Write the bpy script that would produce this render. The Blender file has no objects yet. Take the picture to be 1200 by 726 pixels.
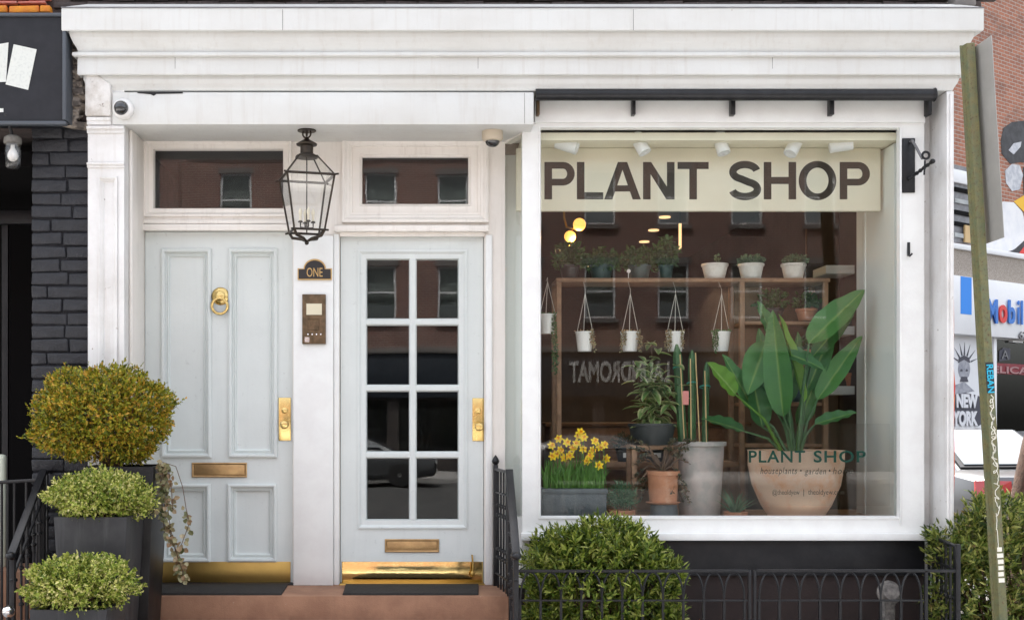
import bpy, bmesh, math, random
from mathutils import Vector, Matrix
R = math.radians
rnd = random.Random(11)
sc = bpy.context.scene
col = sc.collection

# ------------------------------------------------------------------ camera
D, F, EYE, VX, VY = 7.5, 1387.5, 1.7, 500.0, 490.0
cam = bpy.data.cameras.new('camera'); camo = bpy.data.objects.new('camera', cam); col.objects.link(camo)
camo.location = (0, -D, EYE); camo.rotation_euler = (R(90), 0, 0)
cam.sensor_width = 36; cam.lens = F/1200*36
cam.shift_x = (600-VX)/1200; cam.shift_y = (VY-363)/1200
cam.clip_start = .1; cam.clip_end = 500
sc.camera = camo

# ------------------------------------------------------------------ sky, sun, exposure (the street front stands in open shade; the sun is behind the house)
SUN_EL, SUN_AZ = R(66), R(-18)          # azimuth clockwise from +Y
w = bpy.data.worlds.new('World'); sc.world = w; w.use_nodes = True
nt = w.node_tree; nt.nodes.clear()
sky = nt.nodes.new('ShaderNodeTexSky'); sky.sky_type = 'NISHITA'; sky.sun_disc = False
sky.sun_elevation = SUN_EL; sky.sun_rotation = SUN_AZ; sky.dust_density = 6; sky.air_density = 1.0; sky.ozone_density = .6
hs = nt.nodes.new('ShaderNodeHueSaturation'); hs.inputs['Saturation'].default_value = .36
bg = nt.nodes.new('ShaderNodeBackground'); bg.inputs['Strength'].default_value = .15
out = nt.nodes.new('ShaderNodeOutputWorld')
nt.links.new(sky.outputs[0], hs.inputs['Color']); nt.links.new(hs.outputs[0], bg.inputs[0]); nt.links.new(bg.outputs[0], out.inputs[0])
sun = bpy.data.lights.new('sun', 'SUN'); sun.energy = 3.6; sun.angle = R(.5); sun.color = (1, .965, .92)
suno = bpy.data.objects.new('sun', sun); col.objects.link(suno)
sd = Vector((math.sin(SUN_AZ)*math.cos(SUN_EL), math.cos(SUN_AZ)*math.cos(SUN_EL), math.sin(SUN_EL)))
suno.rotation_euler = sd.to_track_quat('Z', 'Y').to_euler(); suno.location = (0, -10, 14)
vs = sc.view_settings; vs.view_transform = 'Standard'; vs.look = 'None'; vs.gamma = 1; vs.exposure = 2.07
vs.use_curve_mapping = False
sc.render.engine = 'CYCLES'
cy = sc.cycles; cy.max_bounces = 10; cy.diffuse_bounces = 5; cy.glossy_bounces = 4; cy.transparent_max_bounces = 24
cy.transmission_bounces = 6; cy.caustics_reflective = False; cy.caustics_refractive = False
cy.use_denoising = True; cy.sample_clamp_indirect = 6

# measured photograph position + real depth Y -> metres
def S(Y): return F/(D+Y)
def X(px, Y): return (px-VX)/S(Y)
def Z(py, Y): return EYE+(VY-py)/S(Y)
def P(px, py, Y): return Vector((X(px, Y), Y, Z(py, Y)))

# ------------------------------------------------------------------ materials
M = {}
def _n(t, k, **kw):
    n = t.nodes.new(k)
    for a, b in kw.items():
        if a in n.inputs.keys(): n.inputs[a].default_value = b
        else: setattr(n, a, b)
    return n
def mat(name, c, c2=None, rough=.5, metal=0, scale=5, lo=.42, hi=.62, bump=0, bscale=60, dirt=None, dscale=9, dlo=.58, dhi=.72,
        streak=None, spec=.5, rvar=.0, coat=0):
    m = bpy.data.materials.new(name); m.use_nodes = True; t = m.node_tree; L = t.links.new
    b = t.nodes['Principled BSDF']; b.inputs['Roughness'].default_value = rough; b.inputs['Metallic'].default_value = metal
    b.inputs['Specular IOR Level'].default_value = spec; b.inputs['Coat Weight'].default_value = coat
    tc = _n(t, 'ShaderNodeTexCoord'); co = tc.outputs['Object']
    c = (*c, 1); cur = None
    if c2 is not None:
        no = _n(t, 'ShaderNodeTexNoise', Scale=scale, Detail=8, Roughness=.62); L(co, no.inputs['Vector'])
        mr = _n(t, 'ShaderNodeMapRange'); mr.inputs[1].default_value = lo; mr.inputs[2].default_value = hi; L(no.outputs[0], mr.inputs[0])
        mx = _n(t, 'ShaderNodeMix', data_type='RGBA'); mx.inputs[6].default_value = c; mx.inputs[7].default_value = (*c2, 1)
        L(mr.outputs[0], mx.inputs[0]); cur = mx.outputs[2]
        if rvar:
            mr2 = _n(t, 'ShaderNodeMapRange'); mr2.inputs[3].default_value = rough; mr2.inputs[4].default_value = min(1, rough+rvar)
            L(mr.outputs[0], mr2.inputs[0]); L(mr2.outputs[0], b.inputs['Roughness'])
    def layer(colr, vec, sc_, lo_, hi_, amt):
        nonlocal cur
        no = _n(t, 'ShaderNodeTexNoise', Scale=sc_, Detail=10, Roughness=.7); L(vec, no.inputs['Vector'])
        mr = _n(t, 'ShaderNodeMapRange'); mr.inputs[1].default_value = lo_; mr.inputs[2].default_value = hi_; mr.inputs[4].default_value = amt
        L(no.outputs[0], mr.inputs[0])
        mx = _n(t, 'ShaderNodeMix', data_type='RGBA'); mx.inputs[7].default_value = (*colr, 1)
        if cur: L(cur, mx.inputs[6])
        else: mx.inputs[6].default_value = c
        L(mr.outputs[0], mx.inputs[0]); cur = mx.outputs[2]
    if streak:
        mp = _n(t, 'ShaderNodeMapping'); mp.inputs['Scale'].default_value = (14, 14, .9); L(co, mp.inputs[0])
        layer(streak, mp.outputs[0], 1.6, .52, .8, .55)
    if dirt: layer(dirt, co, dscale, dlo, dhi, 1)
    if cur: L(cur, b.inputs['Base Color'])
    else: b.inputs['Base Color'].default_value = c
    if bump:
        nb = _n(t, 'ShaderNodeTexNoise', Scale=bscale, Detail=8, Roughness=.6); L(co, nb.inputs['Vector'])
        bp = _n(t, 'ShaderNodeBump', Strength=bump, Distance=.01); L(nb.outputs[0], bp.inputs['Height']); L(bp.outputs[0], b.inputs['Normal'])
    M[name] = m; return m
def emit(name, c, s):
    m = bpy.data.materials.new(name); m.use_nodes = True; b = m.node_tree.nodes['Principled BSDF']
    b.inputs['Base Color'].default_value = (*c, 1); b.inputs['Emission Color'].default_value = (*c, 1); b.inputs['Emission Strength'].default_value = s
    M[name] = m
def glass(name, f0=.045, tint=(1, 1, 1), wave=0, wscale=3, rough=0):
    m = bpy.data.materials.new(name); m.use_nodes = True; t = m.node_tree; t.nodes.clear(); L = t.links.new
    tr = _n(t, 'ShaderNodeBsdfTransparent'); tr.inputs[0].default_value = (*tint, 1)
    gl = _n(t, 'ShaderNodeBsdfGlossy'); gl.inputs['Roughness'].default_value = rough
    lw = _n(t, 'ShaderNodeLayerWeight'); lw.inputs[0].default_value = .5
    pw = _n(t, 'ShaderNodeMath', operation='POWER'); pw.inputs[1].default_value = 5; L(lw.outputs['Facing'], pw.inputs[0])
    ma = _n(t, 'ShaderNodeMath', operation='MULTIPLY_ADD'); ma.inputs[1].default_value = 1-f0; ma.inputs[2].default_value = f0; L(pw.outputs[0], ma.inputs[0])
    mx = _n(t, 'ShaderNodeMixShader'); L(ma.outputs[0], mx.inputs[0]); L(tr.outputs[0], mx.inputs[1]); L(gl.outputs[0], mx.inputs[2])
    if wave:
        tc = _n(t, 'ShaderNodeTexCoord'); no = _n(t, 'ShaderNodeTexNoise', Scale=wscale, Detail=1); L(tc.outputs['Object'], no.inputs['Vector'])
        bp = _n(t, 'ShaderNodeBump', Strength=wave, Distance=.05); L(no.outputs[0], bp.inputs['Height']); L(bp.outputs[0], gl.inputs['Normal'])
    o = _n(t, 'ShaderNodeOutputMaterial'); L(mx.outputs[0], o.inputs[0]); M[name] = m
def leafmat(name, cols, rough=.45, trans=.25, stripe=None):
    m = bpy.data.materials.new(name); m.use_nodes = True; t = m.node_tree; L = t.links.new
    b = t.nodes['Principled BSDF']; b.inputs['Roughness'].default_value = rough; b.inputs['Specular IOR Level'].default_value = .4
    ge = _n(t, 'ShaderNodeNewGeometry'); cr = _n(t, 'ShaderNodeValToRGB'); cr.color_ramp.interpolation = 'LINEAR'
    e = cr.color_ramp.elements
    while len(e) < len(cols): e.new(.5)
    for i, c in enumerate(cols): e[i].position = i/(len(cols)-1); e[i].color = (*c, 1)
    oi = _n(t, 'ShaderNodeObjectInfo'); ad = _n(t, 'ShaderNodeMath', operation='ADD'); fr = _n(t, 'ShaderNodeMath', operation='FRACT')
    L(ge.outputs['Random Per Island'], ad.inputs[0]); L(oi.outputs['Random'], ad.inputs[1]); L(ad.outputs[0], fr.inputs[0])
    tc = _n(t, 'ShaderNodeTexCoord'); no = _n(t, 'ShaderNodeTexNoise', Scale=7, Detail=3); L(tc.outputs['Object'], no.inputs['Vector'])
    a2 = _n(t, 'ShaderNodeMath', operation='MULTIPLY_ADD'); a2.inputs[1].default_value = .72; L(fr.outputs[0], a2.inputs[0])
    mr = _n(t, 'ShaderNodeMapRange'); mr.inputs[1].default_value = .3; mr.inputs[2].default_value = .7; mr.inputs[3].default_value = 0; mr.inputs[4].default_value = .28
    L(no.outputs[0], mr.inputs[0]); L(mr.outputs[0], a2.inputs[2]); L(a2.outputs[0], cr.inputs[0])
    colr = cr.outputs[0]
    if stripe:
        uv = _n(t, 'ShaderNodeUVMap'); sp = _n(t, 'ShaderNodeSeparateXYZ'); L(uv.outputs[0], sp.inputs[0])
        ab = _n(t, 'ShaderNodeMath', operation='SUBTRACT'); ab.inputs[1].default_value = .5; L(sp.outputs[0], ab.inputs[0])
        aa = _n(t, 'ShaderNodeMath', operation='ABSOLUTE'); L(ab.outputs[0], aa.inputs[0])
        m3 = _n(t, 'ShaderNodeMapRange')
        m3.inputs[1].default_value, m3.inputs[2].default_value, m3.inputs[3].default_value, m3.inputs[4].default_value = stripe[1]
        L(aa.outputs[0], m3.inputs[0])
        mx = _n(t, 'ShaderNodeMix', data_type='RGBA'); mx.inputs[7].default_value = (*stripe[0], 1); L(colr, mx.inputs[6]); L(m3.outputs[0], mx.inputs[0]); colr = mx.outputs[2]
    if stripe and name in ('strelitzia_leaf', 'lime_leaf'):
        wv = _n(t, 'ShaderNodeTexWave', Scale=16, Distortion=1.5); wv.bands_direction = 'Y'; L(uv.outputs[0], wv.inputs['Vector'])
        bp = _n(t, 'ShaderNodeBump', Strength=.35, Distance=.004); L(wv.outputs[1], bp.inputs['Height']); L(bp.outputs[0], b.inputs['Normal'])
    L(colr, b.inputs['Base Color'])
    tl = _n(t, 'ShaderNodeBsdfTranslucent'); L(colr, tl.inputs[0])
    ms = _n(t, 'ShaderNodeMixShader'); ms.inputs[0].default_value = trans
    o = t.nodes['Material Output']; L(b.outputs[0], ms.inputs[1]); L(tl.outputs[0], ms.inputs[2]); L(ms.outputs[0], o.inputs[0]); M[name] = m
def brickmat(name, a, b_, mortar, bw=.215, bh=.075, rot=0, dirt=None, bump=.5, msize=.009):
    m = bpy.data.materials.new(name); m.use_nodes = True; t = m.node_tree; L = t.links.new
    b = t.nodes['Principled BSDF']; b.inputs['Roughness'].default_value = .85
    tc = _n(t, 'ShaderNodeTexCoord'); mp = _n(t, 'ShaderNodeMapping'); mp.vector_type = 'TEXTURE'; mp.inputs['Rotation'].default_value = (R(90), 0, rot); L(tc.outputs['Object'], mp.inputs[0])
    br = _n(t, 'ShaderNodeTexBrick'); L(mp.outputs[0], br.inputs['Vector'])
    br.inputs['Scale'].default_value = 1; br.inputs['Brick Width'].default_value = bw; br.inputs['Row Height'].default_value = bh
    br.inputs['Mortar Size'].default_value = msize; br.inputs['Mortar Smooth'].default_value = .3; br.inputs['Bias'].default_value = 0
    br.inputs['Color1'].default_value = (*a, 1); br.inputs['Color2'].default_value = (*b_, 1); br.inputs['Mortar'].default_value = (*mortar, 1)
    no = _n(t, 'ShaderNodeTexNoise', Scale=1.3, Detail=8, Roughness=.7); L(tc.outputs['Object'], no.inputs['Vector'])
    mr = _n(t, 'ShaderNodeMapRange'); mr.inputs[1].default_value = .52; mr.inputs[2].default_value = .72; mr.inputs[4].default_value = .75; L(no.outputs[0], mr.inputs[0])
    mx = _n(t, 'ShaderNodeMix', data_type='RGBA'); mx.inputs[7].default_value = (*(dirt or [q*.35 for q in a]), 1); L(br.outputs[0], mx.inputs[6]); L(mr.outputs[0], mx.inputs[0])
    L(mx.outputs[2], b.inputs['Base Color'])
    bp = _n(t, 'ShaderNodeBump', Strength=bump, Distance=.012, invert=True); L(br.outputs['Fac'], bp.inputs['Height']); L(bp.outputs[0], b.inputs['Normal'])
    M[name] = m

mat('white_paint', (.655, .663, .645), (.615, .615, .59), rough=.42, scale=2.2, bump=.12, bscale=45, dirt=(.34, .29, .24), dscale=24, dlo=.685, dhi=.74, streak=(.50, .465, .42))  # cornice and lintel white, set darker to balance their stronger light
mat('white_worn', (.78, .775, .765), (.68, .665, .645), rough=.5, scale=3, bump=.3, bscale=30, dirt=(.26, .21, .17), dscale=20, dlo=.645, dhi=.69, streak=(.50, .45, .39))
mat('recess_shade_white', (.84, .80, .75), (.80, .76, .705), rough=.45, scale=2.5, bump=.15, bscale=40, dirt=(.36, .30, .25), dscale=30, dlo=.70, dhi=.78, streak=(.55, .49, .43))  # white of the door recess with its warm shade mixed into the colour
mat('white_sill', (.82, .83, .81), (.78, .782, .765), rough=.4, scale=6, bump=.12, dirt=(.30, .26, .22), dscale=30, dlo=.73, dhi=.77)  # the same white set brighter for parts standing in more shade
mat('door_paint', (.675, .715, .70), (.635, .675, .66), rough=.38, scale=1.8, bump=.06, bscale=60, dirt=(.42, .44, .43), dscale=22, dlo=.62, dhi=.80, streak=(.58, .615, .605))
mat('brass_mirror', (.80, .62, .28), (.74, .55, .22), rough=.07, metal=1, scale=5, rvar=.10, bump=.12, bscale=7)
mat('brass', (.74, .55, .23), (.66, .47, .17), rough=.2, metal=1, scale=4, lo=.3, hi=.75, rvar=.10, bump=.03, bscale=30)
mat('brass_worn', (.58, .40, .13), (.48, .32, .10), rough=.34, metal=1, scale=5, lo=.3, hi=.75, rvar=.12, bump=.05, bscale=90)
mat('bronze', (.16, .10, .055), (.10, .065, .035), rough=.5, metal=.5, scale=18, rvar=.15, bump=.05)
mat('copper', (.50, .33, .16), (.42, .27, .13), rough=.38, metal=.9, scale=14, rvar=.15)
mat('brownstone', (.33, .178, .108), (.25, .13, .078), rough=.8, scale=5, bump=.35, bscale=120, dirt=(.46, .36, .28), dscale=30, dlo=.66, dhi=.70, streak=(.22, .12, .075))
mat('plinth_brown', (.022, .012, .010), (.016, .009, .008), rough=.8, scale=6, bump=.2)
mat('rubber_mat', (.014, .012, .011), (.024, .021, .019), rough=.85, scale=60, bump=.5, bscale=300)
mat('iron', (.010, .0105, .012), (.017, .0175, .02), rough=.34, spec=.35, scale=20, bump=.15, bscale=120, dirt=(.16, .15, .15), dscale=90, dlo=.76, dhi=.8)
mat('black_paint', (.011, .011, .013), (.017, .017, .019), rough=.42, spec=.3, scale=8, bump=.12, dirt=(.2, .19, .18), dscale=70, dlo=.755, dhi=.79)
mat('lantern_metal', (.035, .028, .022), (.06, .045, .03), rough=.45, metal=.6, scale=20)
mat('charcoal_planter', (.030, .030, .032), (.040, .040, .041), rough=.55, spec=.3, scale=7, bump=.1, bscale=200, streak=(.10, .10, .10))
mat('black_planter', (.011, .0105, .011), (.016, .0155, .016), rough=.4, spec=.3, scale=7, bump=.05)
mat('black_brick', (.018, .019, .023), (.027, .028, .033), rough=.45, spec=.35, scale=14, bump=.9, bscale=34, dirt=(.09, .09, .095), dscale=40, dlo=.66, dhi=.76)
mat('black_mortar', (.013, .013, .016), (.02, .02, .023), rough=.7, spec=.2, scale=20, bump=.8, bscale=60)
mat('console_plaster', (.74, .72, .69), (.52, .48, .43), rough=.7, scale=11, lo=.45, hi=.7, bump=.8, bscale=26, dirt=(.22, .18, .15), dscale=16, dlo=.62, dhi=.68)
mat('crumbled_stone', (.10, .085, .075), (.34, .29, .24), rough=.9, scale=16, lo=.45, hi=.58, bump=1, bscale=40)
mat('signboard', (.014, .015, .019), (.019, .02, .025), rough=.45, spec=.3, scale=10, dirt=(.25, .25, .25), dscale=60, dlo=.77, dhi=.8)
mat('sign_edge', (.07, .08, .095), rough=.4)
mat('paper', (.66, .68, .64), (.56, .58, .55), rough=.8, scale=60, lo=.5, hi=.7, bump=.2, bscale=200)
mat('red_brick_paint', (.62, .16, .12), (.50, .24, .20), rough=.7, scale=14, bump=.5, bscale=60)
mat('orange_brick_paint', (.80, .30, .02), (.70, .20, .03), rough=.7, scale=14, bump=.5, bscale=60)
mat('dark_wall', (.075, .055, .05), (.05, .04, .038), rough=.85, scale=9, bump=.6, bscale=40, dirt=(.15, .12, .11), dscale=30, dlo=.62, dhi=.72)
mat('void_black', (.006, .0055, .006), rough=.9, spec=.1)  # near-black standing in for depth that gets no light
mat('camera_white', (.78, .77, .75), rough=.35)
mat('camera_beige', (.55, .47, .36), rough=.45)
mat('smoked_dome', (.01, .01, .012), rough=.06, coat=1)
mat('plaque_black', (.02, .02, .022), rough=.35)
mat('gold_paint', (.60, .40, .16), rough=.4, metal=.4)
mat('note_card', (.70, .64, .48), rough=.7)
mat('chrome', (.7, .7, .7), rough=.2, metal=1)
mat('vinyl_brown', (.035, .027, .02), rough=.6, spec=.15)
mat('vinyl_green', (.008, .055, .04), rough=.6, spec=.1)
mat('vinyl_dark', (.03, .027, .02), rough=.6, spec=.1)
mat('interior_cream', (.82, .77, .63), (.78, .73, .59), rough=.7, scale=2)
mat('interior_white', (.80, .83, .80), rough=.6)
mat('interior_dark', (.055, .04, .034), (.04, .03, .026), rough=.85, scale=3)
mat('ceiling_dark', (.10, .07, .055), rough=.7)
mat('floor_wood', (.10, .06, .035), (.07, .04, .025), rough=.5, scale=4)
mat('shelf_wood', (.30, .175, .10), (.22, .125, .07), rough=.6, scale=12, bump=.2, bscale=90)
mat('fixture_white', (.82, .83, .83), rough=.4)
mat('ceramic_white', (.74, .73, .70), (.66, .64, .60), rough=.4, scale=20, bump=.1)
mat('plastic_white', (.78, .78, .76), rough=.35)
mat('cord', (.55, .52, .47), rough=.8)
mat('terracotta', (.46, .21, .115), (.38, .165, .09), rough=.8, scale=9, bump=.15, bscale=150, dirt=(.55, .38, .28), dscale=7, dlo=.55, dhi=.75)
mat('pale_terracotta', (.88, .63, .47), (.82, .38, .19), rough=.8, scale=3.5, lo=.5, hi=.66, bump=.12, bscale=120)
mat('lamp_socket', (.16, .15, .13), (.10, .09, .08), rough=.8, scale=20)
mat('stone_grey', (.46, .40, .38), (.32, .32, .30), rough=.85, scale=8, bump=.25, bscale=120)
mat('slate_grey', (.085, .10, .11), (.06, .07, .08), rough=.6, scale=9, bump=.3, bscale=60, streak=(.17, .18, .18))
mat('dark_pot', (.022, .026, .028), (.03, .034, .036), rough=.45, scale=12)
mat('teal_pot', (.05, .10, .10), (.04, .08, .08), rough=.4, scale=10)
mat('soil', (.03, .02, .014), (.05, .034, .022), rough=.95, scale=60, bump=.6, bscale=120)
mat('bark', (.12, .075, .055), (.07, .045, .033), rough=.9, scale=20, bump=1, bscale=40)
mat('twig', (.14, .085, .05), (.09, .055, .035), rough=.85, scale=30)
mat('bamboo', (.52, .36, .17), rough=.6)
mat('cactus', (.045, .12, .04), (.03, .085, .03), rough=.5, scale=20)
mat('teal_tie', (.02, .25, .20), rough=.5)
mat('pink_tag', (.60, .22, .20), rough=.6)
mat('sidewalk', (.38, .37, .36), (.33, .32, .31), rough=.9, scale=4, bump=.3, bscale=150, dirt=(.30, .29, .28), dscale=5, dlo=.62, dhi=.72)
mat('kerb_stone', (.30, .29, .27), (.24, .23, .22), rough=.85, scale=8, bump=.3)
mat('asphalt', (.075, .075, .075), (.10, .10, .098), rough=.9, scale=4, bump=.5, bscale=200)
mat('ground', (.10, .095, .09), (.07, .065, .06), rough=.95, scale=2)
mat('post_green', (.155, .14, .055), (.10, .12, .06), rough=.5, scale=26, lo=.35, hi=.65, bump=.3, bscale=120, dirt=(.085, .038, .014), dscale=70, dlo=.54, dhi=.66, streak=(.14, .085, .03))
mat('sign_back', (.42, .41, .39), (.36, .35, .33), rough=.5, metal=.35, scale=3, streak=(.5, .49, .47), dirt=(.62, .6, .58), dscale=26, dlo=.74, dhi=.76)
mat('sticker_black', (.015, .015, .018), rough=.5)
mat('sticker_cyan', (.02, .42, .62), rough=.5)
mat('marker_white', (.78, .76, .66), rough=.5)
mat('stucco', (.42, .37, .32), (.27, .235, .20), rough=.95, scale=42, lo=.4, hi=.6, bump=.6, bscale=60)
mat('station_white', (.80, .81, .82), (.76, .77, .78), rough=.45, scale=2)
mat('mobil_blue', (.02, .16, .55), rough=.45)
mat('bright_blue', (.0, .22, .75), rough=.45)
mat('mobil_red', (.65, .03, .03), rough=.45)
mat('poster_white', (.76, .77, .79), (.70, .71, .74), rough=.6, scale=2)
mat('poster_ink', (.05, .05, .07), rough=.6)
mat('poster_grey', (.25, .26, .30), (.38, .39, .43), rough=.6, scale=9)
mat('banner_red', (.25, .02, .03), (.18, .02, .03), rough=.6, scale=12)
mat('banner_text', (.38, .20, .20), rough=.6)
mat('mural_black', (.015, .015, .017), (.04, .04, .045), rough=.6, scale=6)
mat('mural_white', (.78, .78, .78), (.70, .71, .73), rough=.6, scale=4)
mat('mural_grey', (.42, .44, .48), (.6, .61, .63), rough=.6, scale=9)
mat('mural_yellow', (.80, .46, .02), rough=.6)
mat('mural_red', (.60, .04, .03), rough=.6)
mat('red_peel', (.50, .05, .04), (.55, .20, .10), rough=.6, scale=10)
mat('metal_grey', (.16, .16, .17), (.22, .22, .23), rough=.5, metal=.3, scale=9)
mat('car_silver', (.12, .125, .13), rough=.3, metal=.5, coat=.5)
mat('car_dark', (.03, .035, .045), rough=.25, coat=1)
mat('car_red', (.30, .012, .016), rough=.25, coat=1)
mat('car_trim', (.015, .015, .016), rough=.4)
mat('car_glass_paint', (.10, .12, .135), rough=.06, coat=1)
mat('tail_lamp', (.45, .01, .01), rough=.15, coat=1)
mat('tyre', (.02, .02, .02), rough=.8)
mat('petal_yellow', (.88, .70, .01), (.85, .60, .01), rough=.5, scale=40)
mat('petal_orange', (.86, .50, .01), rough=.5)
mat('pale_green_paint', (.60, .64, .52), rough=.6)
mat('curtain', (.45, .47, .46), (.3, .32, .32), rough=.8, scale=3)
mat('cornice_grey', (.22, .20, .19), (.17, .155, .15), rough=.8, scale=6)
mat('laundromat_letter', (.55, .55, .54), rough=.6)
mat('laundromat_board', (.02, .028, .04), rough=.5)
mat('shop_brown', (.06, .05, .045), (.035, .03, .03), rough=.6, scale=1.5)
mat('wood_frame', (.22, .13, .07), rough=.5)
mat('standpipe', (.20, .185, .17), (.07, .065, .06), rough=.6, metal=.3, scale=22, bump=.5, bscale=40)
emit('bulb_warm', (1, .46, .10), .42); emit('spot_warm', (1, .62, .30), .36)
mat('candle_bulb', (.85, .78, .62), rough=.3)
mat('frosted_bulb', (.80, .80, .78), rough=.25)
brickmat('red_brick', (.42, .17, .10), (.30, .12, .075), (.42, .36, .31), dirt=(.12, .085, .07), rot=R(36))
brickmat('street_brick', (.26, .105, .075), (.17, .07, .052), (.40, .34, .31), dirt=(.13, .065, .05), msize=.014)
glass('window_glass', .021, (.972, .985, .975)); glass('old_glass', .040, (.95, .97, .96), wave=.006, wscale=3); glass('door_glass', .035, (.95, .97, .96), wave=.004)
glass('clear_far_glass', .06, (.85, .87, .86)); glass('lamp_glass', .08, (.97, .97, .96)); glass('far_glass', .09, (.5, .55, .55))
leafmat('box_leaf', [(0.03, 0.055, 0.005), (0.103, 0.132, 0.011), (0.23, 0.253, 0.018), (0.414, 0.368, 0.029), (0.529, 0.287, 0.034), (0.69, 0.483, 0.092)])
leafmat('pale_leaf', [(0.035, 0.065, 0.006), (0.12, 0.18, 0.018), (0.25, 0.32, 0.04), (0.42, 0.45, 0.09), (0.62, 0.58, 0.22), (0.72, 0.64, 0.36)])
leafmat('shrub_leaf', [(0.014, 0.032, 0.004), (0.045, 0.085, 0.01), (0.11, 0.17, 0.02), (0.21, 0.27, 0.035), (0.38, 0.42, 0.09), (0.55, 0.55, 0.22)], rough=.38)
leafmat('hedge_leaf', [(0.014, 0.028, 0.005), (0.04, 0.075, 0.012), (0.11, 0.155, 0.025), (0.22, 0.26, 0.05), (0.36, 0.37, 0.1), (0.26, 0.15, 0.06)], rough=.38)
leafmat('ivy_leaf', [(0.078, 0.104, 0.039), (0.169, 0.182, 0.078), (0.39, 0.364, 0.208), (0.312, 0.195, 0.104), (0.546, 0.468, 0.312)])
leafmat('variegated_leaf', [(0.1, 0.2, 0.056), (0.138, 0.25, 0.075), (0.188, 0.275, 0.088), (0.225, 0.3, 0.112)], rough=.3, stripe=((.42, .42, .22), (.22, .42, 0, 1)))
leafmat('strelitzia_leaf', [(0.037, 0.128, 0.045), (0.053, 0.165, 0.053), (0.075, 0.21, 0.06), (0.09, 0.24, 0.068)], rough=.28, trans=.3, stripe=((.20, .34, .10), (.0, .07, 1, 0)))
leafmat('lime_leaf', [(.13, .30, .03), (.17, .34, .04), (.2, .38, .06)], rough=.3, trans=.35, stripe=((.3, .45, .14), (.0, .07, 1, 0)))
leafmat('grass_leaf', [(.06, .16, .02), (.10, .24, .035), (.14, .30, .05)], rough=.4, trans=.3)
leafmat('succulent_leaf', [(0.098, 0.176, 0.098), (0.176, 0.292, 0.156), (0.312, 0.41, 0.234)], rough=.5)
leafmat('jade_leaf', [(.035, .045, .025), (.06, .07, .04), (.12, .10, .06), (.10, .12, .06)], rough=.35)
leafmat('dark_plant_leaf', [(0.04, 0.1, 0.036), (0.07, 0.16, 0.05), (0.12, 0.24, 0.08)], rough=.4)
leafmat('blue_leaf', [(.05, .12, .07), (.08, .18, .09), (.13, .24, .13)], rough=.5)

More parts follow.
